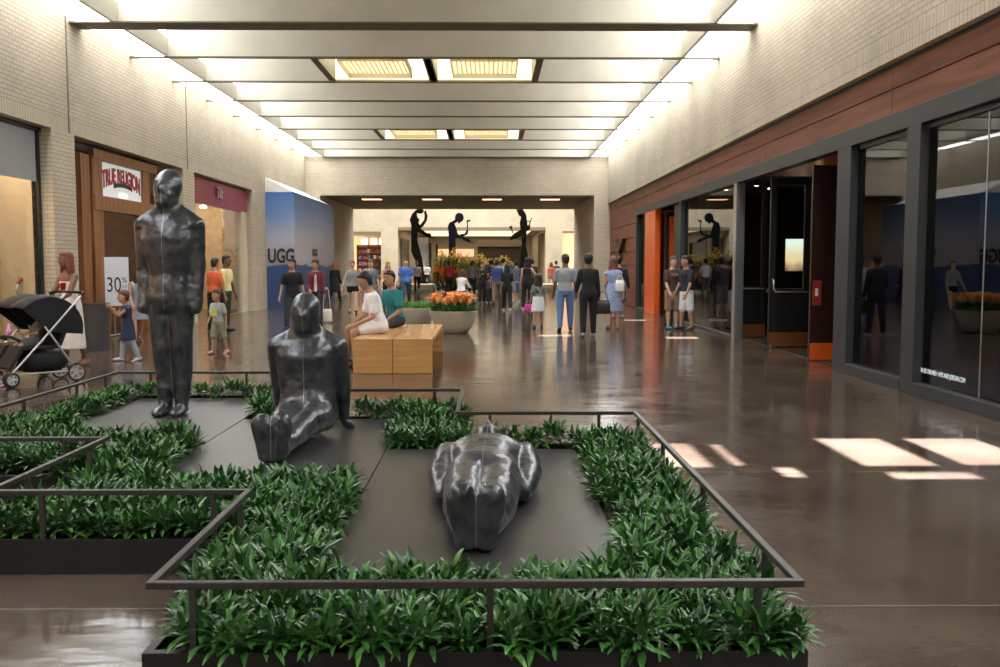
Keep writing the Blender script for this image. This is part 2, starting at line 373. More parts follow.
# ------------------------------------------------------------------ ceiling: roof deck, skylights, beams
SI_L, SI_R = -6.2, 3.73
beams = [35.1-2.402*k for k in range(18, -1, -1)]
KX, KY = .55/6.5, 3.6/6.5        # how far sunlight shifts per metre of fall
def zR(x): return ZS-(x-3.15)*(ZS-5.42)/(XR-3.15)
def zLf(x): return ZS-(-5.75-x)*(ZS-5.42)/(-5.75-XL)
dh = [(1.79, 2.10, 9.9, 10.84), (2.25, 2.33, 9.95, 10.8), (2.5, 2.64, 9.6, 9.98), (1.5, 2.15, 21.42, 21.85)]  # deck openings added so that sun patches fall on the floor
dk = MB()
for r in holes(-5.75, 3.15, YB, YE, dh): dk.box(*r, ZS, ZS+.2)
struct('ceiling', dk, M['deck'])
# clear panes added in the sloped glazing to place sun patches, in sheared coordinates (x, y on the floor line of sun)
rh = [(3.75, 4.33, 6.35+KY*5.42, 7.32+KY*5.42), (3.15, 3.62, 6.33+KY*5.42, 7.33+KY*5.42), (3.2, 3.72, 5.93+KY*5.42, 6.12+KY*5.42), (3.76, 4.37, 17.15+KY*5.42, 17.6+KY*5.42), (3.76, 4.3, 22.6+KY*5.42, 22.9+KY*5.42)]
def pane(b, r, zf, th=.012):
    x0, x1, y0, y1 = r; v = []
    for x in (x0, x1):
        for y in (y0, y1):
            for dz in (0, th): v.append((x, y+KY*(zf(x)-5.42), zf(x)+dz))
    b.add(v, [(0,1,3,2),(4,6,7,5),(0,4,5,1),(2,3,7,6),(0,2,6,4),(1,5,7,3)])
cl = MB()
for h in dh: cl.box(h[0]-.005, h[1]+.005, h[2]-.005, h[3]+.005, ZS+.05, ZS+.06)
for h in rh: pane(cl, h, zR)
struct('window_1', cl, M['clear'])
wi = 2
ys = [YB-.8]+beams+[YE]
for side in (0, 1):
    for y0, y1 in zip(ys, ys[1:]):
        g = MB()
        if side == 0: pane(g, (XL, -5.75, y0, y1), zLf)
        else:
            for r in holes(3.15, XR, y0, y1, rh): pane(g, r, zR)
        struct('window_%d' % wi, g, M['frosted']); wi += 1
b = MB(); b.box(XL-.5, XL, YB, YE, 5.43, 5.5); b.box(XR, XR+.5, YB, YE, 5.43, 5.5); struct('trim_7', b, M['deck'])
for y in beams:
    b = MB(); b.box(SI_L, SI_R, y-.03, y+.03, ZC, 6.28); struct('ceiling', b, M['baffle'])
b = MB()
for y in beams:
    w = .24 if abs(y-15.884) < .1 else .055
    b.box(XL, XR, y-w, y+w, ZC-.025, ZC)
struct('trim_8', b, M['flange'])
b = MB(); b.box(SI_L-.03, SI_L+.03, YB, YE, ZC, 5.72); b.box(SI_R-.03, SI_R+.03, YB, YE, ZC, 5.74); struct('trim_9', b, M['baffle'])
# coffers
def coffer(xa, xb, ya, label):
    t = thing('ceiling_light', label, 'ceiling light', ((xa+xb)/2, ya+1.2, ZC), group='louvred lights in the ceiling coffers')
    w = (xb-xa)/2
    for s in (-1, 1):
        f = MB(); f.box(s*w-.07, s*w+.07, -1.14, 1.14, 0, .80); obj('side_frame', f, M['flange'], t)
    p = MB(); p.box(-w+.07, w-.07, -1.12, 1.12, .80, .84)
    p.box(-w+.07, w-.07, 1.12, 1.14, .03, .80); obj('back_panel', p, M['coffer'], t)
    hw = .66
    d = MB(); d.box(-hw+.01, hw-.01, -.80, .80, .14, .16); obj('diffuser', d, M['lamp'], t)
    l = MB()
    for k in range(15):
        x = -hw + 2*hw*k/14; l.box(x-.005, x+.005, -.82, .82, .09, .13)
    for k in range(18):
        y = -.82 + 1.64*k/17; l.box(-hw, hw, y-.005, y+.005, .09, .13)
    l.box(-hw-.015, -hw, -.83, .83, 0, .17); l.box(hw, hw+.015, -.83, .83, 0, .17); l.box(-hw, hw, -.84, -.825, 0, .17); l.box(-hw, hw, .825, .84, 0, .17)
    obj('louver', l, mat('louver_tan', (.42,.35,.22), .5, var=0) if 'louver_tan' not in bpy.data.materials else bpy.data.materials['louver_tan'], t)
    h = MB()
    for sx in (-.4, .4):
        for sy in (-.5, .5): h.cyl((sx, sy, .16), (sx, sy, .80), .01, n=8)
    obj('hanger', h, M['louver'], t)
for yy, nm in ((18.286, 'nearer the camera'), (27.894, 'farther away')):
    lab = ('warm louvred light in the left half of the ceiling coffer %s' % nm, 'warm louvred light in the right half of the ceiling coffer %s' % nm)
    coffer(-3.42, -1.24, yy, lab[0]); coffer(-1.20, .98, yy, lab[1])
for k, px in enumerate((372, 432, 492, 550)):
    p = ony(px, 200, 37.5)
    b = MB(); b.box(-.38, .38, -.25, .25, -.012, .0)
    o = obj('downlight', b, emis('downlight_lens', (1.0,.55,.30), 2.6) if k == 0 else bpy.data.materials['downlight_lens'], None, loc=(p.x, 37.5, ZP))
    tag(o, ['leftmost', 'second from left', 'third from left', 'rightmost'][k]+' of the four rectangular lights in the brown soffit over the passage', 'downlight', 'rectangular soffit lights')
# ------------------------------------------------------------------ storefronts on the right
def box_obj(name, dims, m, parent=None, bevel=0): b = MB(); b.box(*dims); return obj(name, b, m, parent, bevel=bevel)
sf = thing('storefront_frame', 'dark grey steel frame running along the right hand shop windows', 'storefront frame', (XS, 12, 0))
def sfpart(name, dims, m, bevel=.004):
    x0, x1, y0, y1, z0, z1 = dims
    return box_obj(name, (x0-XS, x1-XS, y0-12, y1-12, z0, z1), m, sf, bevel)
sfpart('header', (XS-.02, XS+.14, 1.0, 28.9, 2.86, 3.07), M['grey_frame'])
for y0, y1 in ((28.75, 28.9), (27.3, 27.36), (22.1, 22.25), (17.1, 17.3), (11.7, 12.15), (9.82, 10.13), (1.0, 1.25)):
    sfpart('post', (XS-.02, XS+.14, y0, y1, 0, 2.86), M['steel'] if abs(y0-17.1) < .01 else M['grey_frame'])
for y0, y1 in ((1.25, 9.82), (10.13, 11.7)):
    sfpart('base_rail', (XS-.03, XS+.14, y0, y1, 0, .13), M['grey_frame'])
    sfpart('inner_frame', (XS+.09, XS+.13, y1-.10, y1, .13, 2.86), M['black'])
sfpart('inner_frame', (XS+.05, XS+.13, 1.25, 11.6, 2.80, 2.86), M['black'])
sfpart('base_rail', (XS, XS+.10, 17.3, 22.1, 0, .04), M['grey_frame']); sfpart('base_rail', (XS, XS+.10, 27.36, 28.75, 0, .06), M['grey_frame'])
wn_ = 60
for y0, y1, m in ((1.25, 8.63, 'dark_glass'), (8.65, 9.82, 'dark_glass'), (10.13, 11.7, 'dark_glass'), (17.3, 22.1, 'dark_glass'), (27.36, 28.75, 'dark_glass')):
    b = MB(); b.box(XS+.075, XS+.085, y0, y1, .04, 2.86); struct('window_%d' % wn_, b, M[m]); wn_ += 1
b = MB(); b.box(XS+.07, XS+.075, 8.632, 8.648, .13, 2.86); sfj = struct('trim_10', b, M['steel'])
tx = text_mesh('JOIN US: THE NIKE+ APPS AND JORDAN.COM', .070, .001, emis('white_lettering', (.75,.85,.95), .35), 'window_lettering', None,
    Matrix.Translation((XS+.068, 9.38, .262)) @ Matrix(((0,0,-1),(-1,0,0),(0,1,0))).to_4x4(), font_scale=(.62, 1.0), fit=.98)
tag(tx, 'small white line of lettering near the foot of the dark right window', 'lettering')
# dark shop interiors
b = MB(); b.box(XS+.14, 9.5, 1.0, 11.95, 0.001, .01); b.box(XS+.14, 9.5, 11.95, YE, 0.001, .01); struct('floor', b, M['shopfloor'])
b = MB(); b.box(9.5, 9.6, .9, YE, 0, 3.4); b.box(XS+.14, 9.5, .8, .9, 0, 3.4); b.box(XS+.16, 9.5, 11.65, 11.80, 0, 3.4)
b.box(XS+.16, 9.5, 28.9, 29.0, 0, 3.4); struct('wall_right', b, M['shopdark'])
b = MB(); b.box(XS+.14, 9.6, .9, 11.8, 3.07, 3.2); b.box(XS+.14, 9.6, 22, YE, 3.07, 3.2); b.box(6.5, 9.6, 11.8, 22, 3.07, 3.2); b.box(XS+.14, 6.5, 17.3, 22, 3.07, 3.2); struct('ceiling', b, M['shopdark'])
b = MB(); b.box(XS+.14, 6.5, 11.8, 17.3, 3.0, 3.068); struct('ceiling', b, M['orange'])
# orange portal of the farther entrance
t = thing('entrance_surround', 'bright orange lacquered surround of the farther dark entrance', 'door surround', (XS, 26, 0))
box_obj('side_panel', (.15, 1.2, .95, 1.2, 0, 2.86), M['orange'], t); box_obj('side_panel', (.15, .9, -.22, .95, 2.74, 2.86), M['orange'], t)
box_obj('post', (-.01, .14, -.45, 1.2, 0, 2.86), M['orange'], t)
box_obj('side_panel', (.15, 1.2, -3.7, -2.3, 0, 2.86), M['black'], t)
b = MB(); b.box(6.4, 6.5, 22.1, 27, 0, 3.1); struct('wall_right', b, M['shopdark'])
def door(name, label, x0, Y, w, h, glass=True, panel=None, kick=True, group=None, bar=True):
    t = thing(name, label, 'door', (x0, Y, 0), group=group)
    f = MB(); th = .05
    f.box(0, .10, -th/2, th/2, .01, h); f.box(w-.10, w, -th/2, th/2, .01, h); f.box(.10, w-.10, -th/2, th/2, h-.12, h)
    f.box(.10, w-.10, -th/2, th/2, .01, .98)
    obj('frame', f, M['black'], t, bevel=.004)
    g = MB(); g.box(.10, w-.10, -.006, .006, .98, h-.12); obj('pane', g, panel or M['shop_glass'], t)
    if kick: k = MB(); k.box(.01, w-.01, -th/2-.006, -th/2, .03, .26); obj('kick_plate', k, M['copper'], t)
    if bar:
        k = MB(); k.tube([(.05, -.03, 1.14), (.05, -.09, 1.12), (.05, -.10, .98), (.09, -.10, .93), (w-.06, -.10, .93), (w-.06, -.03, .93)], .014, 10); obj('push_bar', k, M['steel'], t, smooth=True)
    k = MB(); k.cyl((.03, -.03, .03), (.03, -.055, .03), .02); obj('door_stop', k, M['steel'], t)
    return t
door('glass_door', 'black framed glass door with steel push bar, farthest of the three open leaves in the near entrance', 4.62, 17.3, .52, 2.82)
door('glass_door', 'black framed glass door with steel push bar and wide copper kick plate, middle leaf of the near entrance', 4.59, 15.27, .66, 2.79)
dd = thing('panel_door', 'solid dark brown door edge with red notice holder, nearest leaf of the near entrance', 'door', (4.57, 13.25, 0))
box_obj('leaf', (0, .72, -.03, .03, .01, 2.78), mat('dark_brown_door', (.035,.012,.010), .35), dd, .004)
box_obj('kick_plate', (.01, .71, -.04, -.03, .02, .26), M['orange'], dd)
q = box_obj('notice_holder', (.03, .15, -.05, -.03, .80, 1.15), mat('red_plastic', (.35,.03,.02), .4), dd, .003); box_obj('notice', (.06, .10, -.055, -.05, .93, 1.04), C_((.7,.7,.68), name='paper'), q)
door('glass_door', 'black door with orange panel and white sign in the farther entrance', 4.62, 24.6, .66, 2.74, panel=M['orange'], kick=False)
b = MB(); b.box(0, .16, 0, .01, 0, .30); o = obj('door_sign', b, C_((.75,.7,.66), name='paper'), None, loc=(4.86, 24.585, 1.62)); tag(o, 'small white notice on the orange panel of the far door', 'sign')
# lit picture and display inside the near entrance
t = thing('light_box', 'glowing landscape picture seen through the middle door glass', 'light box', (6.93, 21.0, 1.58))
box_obj('frame', (-.30, .30, .0, .06, -.40, .40), M['black'], t)
def picture_mat():
    m, N, L, b = nt('lit_picture'); tc = N.new('ShaderNodeTexCoord'); s = N.new('ShaderNodeSeparateXYZ'); L.new(tc.outputs['Object'], s.inputs[0])
    mr = N.new('ShaderNodeMapRange'); mr.inputs[1].default_value = -.5; mr.inputs[2].default_value = .5; L.new(s.outputs[2], mr.inputs[0])
    n = N.new('ShaderNodeTexNoise'); n.inputs['Scale'].default_value = 5; L.new(tc.outputs['Object'], n.inputs['Vector'])
    a = N.new('ShaderNodeMath'); a.operation = 'MULTIPLY_ADD'; a.inputs[1].default_value = .35; L.new(n.outputs[0], a.inputs[0]); L.new(mr.outputs[0], a.inputs[2])
    cr = N.new('ShaderNodeValToRGB'); e = cr.color_ramp.elements; e[0].color = (.12,.05,.03,1); e[0].position = .3; e[1].color = (.75,.95,.8,1); e[1].position = 1.0
    x = e.new(.55); x.color = (.75,.55,.25,1); L.new(a.outputs[0], cr.inputs[0]); L.new(cr.outputs[0], b.inputs['Emission Color']); b.inputs['Emission Strength'].default_value = .9; return m
box_obj('screen', (-.26, .26, -.01, 0, -.36, .36), picture_mat(), t)
b = MB(); b.box(XS+.3, 9.4, 21.6, 21.7, 0, 3.07); struct('wall_front', b, M['shopdark'])
spotm = emis('spot_lens', (1,.8,.55), 14)
for k, (x, y) in enumerate(((5.3, 18.6), (5.7, 19.2), (6.1, 18.2), (4.95, 19.6), (7.0, 20.0), (5.6, 15.9), (6.2, 14.0))):
    z = 3.0 if y < 17.3 and x < 6.5 else 3.07
    t = thing('spotlight', 'small round ceiling spotlight glowing inside the dark shop', 'spotlight', (x, y, z), group='spotlights in the dark shop')
    b = MB(); b.cyl((0,0,-.14), (0,0,0), .05, .05); obj('housing', b, M['black'], t)
    b = MB(); b.cyl((0,0,-.15), (0,0,-.141), .04); obj('lens', b, spotm, t)
# small tables and shelves in dark shop
for k, (x, y, lab) in enumerate(((6.2, 19.5, 'dim wooden display table inside the dark shop beyond the middle window'), (6.2, 8.0, 'dim display table behind the large dark front window'))):
    t = thing('display_table', lab, 'table', (x, y, .01))
    box_obj('tabletop', (-.5, .5, -.8, .8, .78, .84), M['cherry'], t, .004)
    for sx in (-.44, .44):
        for sy in (-.74, .74): box_obj('leg', (sx-.04, sx+.04, sy-.04, sy+.04, 0, .78), M['cherry'], t)
# wall letter
b = MB()
yl = lambda u, v, w: Vector((XS-w, 32.1-u*2.9, 1.82+v*.85))
b.prism([(-.36,.42),(-.24,.42),(.04,-.02),(.0,-.12)], .01, .12, yl); b.prism([(.30,.46),(.40,.46),(.06,-.10),(-.02,-.10)], .01, .14, yl); b.prism([(-.02,-.02),(.06,-.02),(.08,-.36),(-.02,-.36)], .01, .12, yl)
o = obj('wall_emblem', b, mat('dark_bronze', (.07,.03,.02), .35, metal=.5)); tag(o, 'dark bronze emblem of two crossing strokes mounted on the red plank wall', 'sign')
# ------------------------------------------------------------------ left shops
XG = XL-.22
# shop one: lit beige display behind glass with grey panel over it
b = MB(); b.box(XG-.02, XG, 1.5, 14.9, 2.68, hz); struct('trim_11', b, mat('grey_fascia_panel', (.42,.44,.47), .5, var=.05))
b = MB(); b.box(XG-.01, XG, 1.5, 14.82, .08, 2.68); struct('window_70', b, M['shop_glass'])
b = MB(); b.box(XG-.08, XG+.03, 14.82, 14.9, 0, hz); b.box(XG-.05, XG+.03, 1.5, 14.82, 0, .08); b.box(XG-.02, XG+.06, 1.5, 14.9, hz-.06, hz); struct('trim_12', b, M['black'])
b = MB(); b.box(XG-.62, XG-.6, 1.5, 14.9, 0, hz); struct('wall_left', b, mat('beige_display_backdrop', (.72,.46,.27), .7, var=.06, vscale=1))
b = MB(); b.box(XG-.6, XG-.02, 14.82, 14.9, 0, hz); b.box(XG-.6, XG-.02, 1.5, 1.6, 0, hz); struct('wall_front', b, M['plaster'])
b = MB(); b.box(XG-.5, XG-.1, 2, 14.6, 3.0, 3.04); struct('window_71', b, emis('added_display_glow', (1,.80,.58), 4.5))  # glowing strip added to light the display, not a window
# sculpted bracket on the window display
t = thing('display_prop', 'thin curved metal and leather strap hanging in the beige shop window', 'display prop')
pts = [onx(x, y, XG-.3) for x, y in ((28,265),(24,274),(18,283),(16,290),(21,298),(26,306),(29,311))]
b = MB(); b.tube(pts[:3], .03, 10); obj('strap', b, mat('brown_leather', (.35,.13,.05), .5), t, smooth=True)
b = MB(); b.tube([pts[0]+Vector((0,-.02,.06)), pts[0], pts[0]+Vector((0,.02,-.1))], .045, 10); obj('buckle', b, M['black'], t, smooth=True)
b = MB(); b.tube(pts[2:], .016, 10); obj('wire', b, M['steel'], t, smooth=True)
# shop two: cherry wood front
t = thing('wooden_storefront', 'cherry wood shop front with transom and posts beneath a lit sign', 'shop front', (XG, 18, 0))
def sp(name, y0, y1, z0, z1, m=M['cherry'], x0=-.10, x1=.08, par=t, bevel=.006): return box_obj(name, (x0, x1, y0-18, y1-18, z0, z1), m, par, bevel)
sp('header', 15.75, 21.18, 3.36, hz-.04, mat('dark_header', (.05,.035,.025), .5), -.2, 0); sp('transom', 16.75, 19.9, 3.26, 3.44, x1=.10); sp('transom', 16.75, 21.15, 2.35, 2.62, x1=.10)
for y0, y1 in ((16.25, 16.6), (16.72, 17.15), (19.15, 19.5), (20.85, 21.15)): sp('post', y0, y1, 0, 3.3)
g = sp('side_pane', 15.75, 16.25, .3, 3.36, M['shop_glass'], -.05, -.04, bevel=0); sp('side_pane', 19.5, 20.85, .3, 3.3, M['shop_glass'], -.05, -.04, bevel=0)
sp('base_panel', 15.75, 16.25, 0, .3); sp('base_panel', 19.5, 20.85, 0, .5)
s = thing('shop_sign', 'white lit sign with arched red letters over the cherry wood shop front', 'sign', (XG-.0, 18.16, 2.94))
box_obj('board', (0, .03, -.98, .98, -.31, .31), mat('lit_white_board', (.75,.78,.8), .4, var=.03, emit=(.8,.85,.9), es=.25), s)
ml = Matrix(((0,0,1),(1,0,0),(0,1,0))).to_4x4()
text_mesh('TRUE RELIGION', .30, .006, mat('red_sign_letters', (.42,.01,.02), .4, var=0), 'lettering', s, Matrix.Translation((.036, 0, .10)) @ ml, arc=.16, font_scale=(.98, 1.15), bold=.010, fit=1.84)
b = MB(); n = 12
ptsA = [(-.45+.9*i/n, -.02-.22*(-.45+.9*i/n)**2+.04) for i in range(n+1)]
b.prism([(u, v+.03) for u, v in ptsA]+[(u, v-.05) for u, v in reversed(ptsA)], .031, .04, lambda u, v, w: Vector((w, u+.05, v-.06))); obj('banner', b, M['black'], s)
b = MB(); b.ell((.0,.05,-.24), .035, .48, .10); bl = obj('lamp_glow', b, emis('warm_sign_lamp', (1,.88,.62), 1.6), s, smooth=True)
# shop two interior
b = MB(); b.box(-11, XG-.1, 15.4, 15.5, 0, hz); b.box(-11, XG-.1, 21.3, 21.4, 0, hz); struct('wall_front', b, mat('shop_brown_wall', (.16,.09,.05), .7))
b = MB(); b.box(-11.1, -11, 15.4, 21, 0, hz); struct('wall_left', b, bpy.data.materials['shop_brown_wall'])
b = MB(); b.box(-11.1, XG-.1, 15.4, 28.6, hz, hz+.1); struct('ceiling', b, M['plaster'])
b = MB(); b.box(-10.4, -8.2, 16.3, 20.2, hz-.03, hz-.01); struct('window_72', b, emis('added_shop_glow', (1,.85,.65), 2.0))  # glowing panel added under the ceiling to light this shop
def shelf_unit(label, x, y, w, n, h, rz, cols, group_m, per=6, lit=None):
    t = thing('shelf_unit', label, 'shelf', (x, y, 0), rz)
    b = MB(); b.box(-w/2, -w/2+.04, 0, .4, 0, h); b.box(w/2-.04, w/2, 0, .4, 0, h); b.box(-w/2, w/2, .38, .4, 0, h); obj('carcass', b, M['cherry'], t)
    for i in range(n):
        z = .1+i*(h-.2)/(n-1) if n > 1 else .1
        b = MB(); b.box(-w/2+.04, w/2-.04, .02, .38, z-.03, z); obj('shelf', b, M['cherry'], t)
    ca, sa = math.cos(rz), math.sin(rz)
    for i in range(n-1):
        z = .1+i*(h-.2)/(n-1)
        for k in range(per):
            u = -w/2+.1+(w-.2)*(k+.5)/per; hh = random.uniform(.12, .26)
            c = random.choice(cols)
            b = MB(); ww = (w-.2)/per*.38
            for q in range(4): b.box(-ww*random.uniform(.85,1), ww*random.uniform(.85,1), -.13, .13, q*hh/4+.002, (q+1)*hh/4)
            o = obj('folded_clothes', b, C_(c), None, bevel=.008, loc=(x+u*ca-.18*sa, y+u*sa+.18*ca, z)); o.rotation_euler = (0,0,rz)
            tag(o, group_m[0], 'clothes', group_m[1])
    return t
shelf_unit('cherry shelf unit of folded clothes inside the cherry wood shop', -10.5, 18.2, 3.0, 5, 2.2, R(90), [(.05,.08,.2),(.3,.05,.04),(.5,.45,.4),(.04,.04,.05)], ('pile of folded clothes on shelves in the cherry wood shop', 'folded clothes in the cherry wood shop'), 5)
# hanging jeans display: banner
b = MB(); b.box(-.02, .02, -.3, .3, 0, 1.3); o = obj('wall_poster', b, mat('blue_poster', (.05,.10,.28), .5, var=.5, vscale=3), None, loc=(-8.2, 19.6, .9)); tag(o, 'tall blue poster panel standing inside the cherry wood shop', 'poster')
# dark bin
t = thing('waste_bin', 'dark grey round bin beside the cherry wood shop front', 'bin', (onz(96, 350).x, onz(96, 350).y, 0))
b = MB(); b.lathe([(.21,0),(.215,.02),(.225,.70),(.235,.71),(.235,.74),(.20,.74),(.195,.60)]); obj('body', b, mat('dark_grey_metal', (.06,.06,.065), .45, metal=.2), t, smooth=False)
b = MB(); b.lathe([(.232,.735),(.24,.745),(.235,.76),(.19,.76),(.185,.74)]); obj('rim', b, M['black'], t)
# easel sign
t = thing('easel', 'wooden easel under the white discount sign at the shop door', 'easel', (-6.62, 16.6, 0), R(12))
b = MB()
b.tube([(-.16,0,0),(-.05,.08,1.5)], .018); b.tube([(.16,0,0),(.05,.08,1.5)], .018); obj('front_legs', b, M['cherry'], t); b = MB(); b.tube([(0,.45,0),(0,.1,1.5)], .016); obj('rear_leg', b, M['cherry'], t)
b = MB(); b.box(-.2,.2,-.02,.03,.60,.64); obj('ledge', b, M['cherry'], t)
s = thing('discount_sign', 'white board sign reading 30% in black on the easel', 'sign', (-6.62, 16.6, .645), R(12))
box_obj('board', (-.2, .2, -.012, .012, 0, .86), C_((.78,.80,.86), .5, name='white_card', var=.02), s)
mt = Matrix(((1,0,0),(0,0,-1),(0,1,0))).to_4x4()
text_mesh('30', .34, .002, M['black'], 'numerals', s, Matrix.Translation((-.05,-.014,.36)) @ mt, font_scale=(.75,1.1))
text_mesh('%', .13, .002, M['black'], 'percent_mark', s, Matrix.Translation((.13,-.014,.45)) @ mt); text_mesh('off', .09, .002, C_((.3,.3,.32), name='ink'), 'small_lettering', s, Matrix.Translation((.13,-.014,.34)) @ mt)
# shop three: magenta fascia
t = thing('glass_storefront', 'pale shop front under a magenta fascia with frameless glass', 'shop front', (XG, 25, 0))
def sp3(name, y0, y1, z0, z1, m, x0=-.10, x1=.06): return box_obj(name, (x0, x1, y0-25, y1-25, z0, z1), m, t)
sp3('fascia', 22.0, 27.3, 2.86, hz-.03, mat('magenta_fascia', (.36,.045,.10), .35, var=.05)); sp3('header', 22.0, 27.3, hz-.05, hz, M['flange'])
sp3('side_post', 26.7, 27.28, 0, 2.86, M['plaster'])
sp3('glass_pane', 24.9, 26.7, .02, 2.86, M['shop_glass'], 0, .012)
text_mesh('Tilt', .42, .02, C_((.55,.5,.5), name='pale_letters'), 'lettering', t, Matrix.Translation((.09, -.55, .0+3.2)) @ ml)
b = MB(); b.box(-11, XG-.12, 21.75, 21.85, 0, hz); b.box(-11, XG-.12, 28.4, 28.5, 0, hz); b.box(-11, -10.9, 21.8, 28.4, 0, hz); struct('wall_left', b, mat('cream_shop_wall', (.75,.6,.40), .7))
for yy in (22.6, 25, 27.2):
    b = MB(); b.box(-10, -7.8, yy-.4, yy+.4, hz-.03, hz-.01); struct('window_%d' % (73+int(yy)), b, emis('added_cream_shop_glow', (1,.82,.58), 4) if yy < 23 else bpy.data.materials['added_cream_shop_glow'])  # added glowing ceiling panels that light the shop, not windows
for px, py in ((203,201),(247,211)):
    p = onx(px, py, XG-.25); b = MB(); b.ell((0,0,0), .09, .09, .04); o = obj('spotlight', b, spotm, None, smooth=True, loc=(p.x, p.y, 2.84)); tag(o, 'small bright spotlight just under the magenta fascia, '+('nearer' if px < 220 else 'farther'), 'spotlight')
shelf_unit('cream wall shelves with clothes at the back of the magenta fronted shop', -10.4, 25.0, 5.0, 4, 2.2, R(90), [(.6,.2,.1),(.15,.12,.1),(.5,.5,.45),(.1,.12,.2)], ('pile of folded clothes at the back of the magenta fronted shop', 'folded clothes in the magenta fronted shop'), 7)
# mannequins / racks at shop three door
def rack(x, y, label, cols, rz=0):
    t = thing('clothes_rack', label, 'clothes rack', (x, y, 0), rz)
    b = MB(); b.tube([(-.6,0,.03),(-.6,0,1.35),(.6,0,1.35),(.6,0,.03)], .018); b.tube([(-.6,-.25,.03),(-.6,.25,.03)], .018); b.tube([(.6,-.25,.03),(.6,.25,.03)], .018); obj('frame', b, M['steel'], t)
    for k in range(8):
        c = random.choice(cols); u = -.5+k*.14
        b = MB(); b.loft([((0,0,1.28),(0,1,0),(1,0,0),.05,.012),((0,0,1.22),(0,1,0),(1,0,0),.20,.03),((0,0,.9),(0,1,0),(1,0,0),.19,.04),((0,0,.55),(0,1,0),(1,0,0),.22,.045)], 12)
        b.tube([(0,0,1.28),(0,0,1.36)], .006)
        o = obj('hanging_shirt', b, C_(c), None, smooth=True); o.matrix_world = Matrix.Translation((x,y,0)) @ Matrix.Rotation(rz, 4, 'Z') @ Matrix.Translation((u,0,0))
        tag(o, 'shirt hanging on '+label, 'shirt', 'shirts on '+label)
rack(-8.1, 24.6, 'steel rack beyond the open doorway of the magenta fronted shop', [(.5,.1,.06),(.05,.05,.06),(.3,.3,.28)], R(90))
rack(-7.8, 17.9, 'steel rack inside the cherry wood shop', [(.05,.07,.15),(.35,.05,.04),(.5,.5,.5)], R(0))
# ------------------------------------------------------------------ hoarding with lettering
def ugg_mat():
    m, N, L, b = nt('hoarding_print'); g = N.new('ShaderNodeNewGeometry'); s = N.new('ShaderNodeSeparateXYZ'); L.new(g.outputs['Position'], s.inputs[0])
    n = N.new('ShaderNodeTexNoise'); n.inputs['Scale'].default_value = .4; L.new(g.outputs['Position'], n.inputs['Vector'])
    a = N.new('ShaderNodeMath'); a.operation = 'MULTIPLY_ADD'; a.inputs[1].default_value = .8; L.new(n.outputs[0], a.inputs[0]); L.new(s.outputs[2], a.inputs[2])
    mr = N.new('ShaderNodeMapRange'); mr.inputs[1].default_value = .4; mr.inputs[2].default_value = 4.0; L.new(a.outputs[0], mr.inputs[0])
    cr = N.new('ShaderNodeValToRGB'); e = cr.color_ramp.elements; e[0].color = (.035,.07,.19,1); e[0].position = 0; e[1].color = (.03,.12,.36,1); e[1].position = 1
    for p, c in ((.36,(.03,.07,.20,1)),(.375,(.42,.38,.42,1)),(.62,(.38,.38,.47,1)),(.82,(.12,.22,.45,1))): x = e.new(p); x.color = c
    L.new(mr.outputs[0], cr.inputs[0]); L.new(cr.outputs[0], b.inputs['Base Color']); b.inputs['Roughness'].default_value = .45; return m
t = thing('hoarding', 'blue and pale printed hoarding with large dark letters and a sloped white top', 'hoarding', (XL, 28.9, 0))
HX = .87; HL = YE+1.0-28.9
b = MB(); P = [(0.0,0.0),(.05,0),(HX,.05),(HX,HL),(.54,HL),(.54,YE-28.92),(0,YE-28.92)]
b.prism([(u, v) for u, v in P], 0, 3.58, lambda u, v, w: Vector((u, v, w))); obj('panel', b, ugg_mat(), t)
b = MB(); v = [(0,0,3.58),(HX,.05,3.58),(0,0,4.02),(0,YE-28.92,3.58),(HX,YE-28.92,3.58),(0,YE-28.92,4.02)]
b.add(v, [(0,1,2),(3,5,4),(0,3,4,1),(0,2,5,3),(1,4,5,2)]); obj('sloped_top', b, M['deck'], t)
mf = Matrix(((1,0,0),(0,0,-1),(0,1,0))).to_4x4()
tm = C_((.015,.012,.012), .5, name='dark_brown_letters', var=0)
text_mesh('UGG', .60, .006, tm, 'lettering', t, Matrix.Translation((HX/2+.02,-.012,1.60)) @ Matrix.Rotation(R(3), 4, 'Z') @ mf, bold=.018, fit=.80)
text_mesh('UGG', .34, .006, tm, 'lettering', t, Matrix.Translation((HX+.008, 3.3, 1.74)) @ ml, bold=.012, fit=.9)
# ------------------------------------------------------------------ far court beyond the passage
YC = 58.0; ZT = 8.5
X0, X1 = -13.0, 11.0
def wallbits(name, bits, m): b = MB(); [b.box(*q) for q in bits]; return struct(name, b, m)
fb = brick_mat('far_cream_brick', 0, (.66,.59,.46), (.60,.53,.41), (.45,.39,.29))
wallbits('wall_front', [(X0,-8.5,YC,YC+.5,0,ZT),(-6.75,-5.7,YC,YC+.5,0,ZT),(3.45,4.5,YC,YC+.5,0,ZT),(5.35,X1,YC,YC+.5,0,ZT),(-8.5,-6.75,YC,YC+.5,3.35,ZT),(-5.7,3.45,YC,YC+.5,3.62,ZT),(4.5,5.35,YC,YC+.5,3.35,ZT)], fb)
wallbits('wall_front', [(X0,PL-.4,YP-.1,YP,0,ZT),(PR+.4,X1,YP-.1,YP,0,ZT),(PL-.4,PR+.4,YP-.1,YP,ZP+.0,ZT)], M['brickX'])
wallbits('wall_left', [(X0-.4,X0,YP,YC,0,ZT)], M['brickY']); wallbits('wall_right', [(X1,X1+.4,YP,YC,0,ZT)], M['brickY'])
wallbits('ceiling', [(X0,X1,YP,YC,ZT,ZT+.2)], M['deck'])
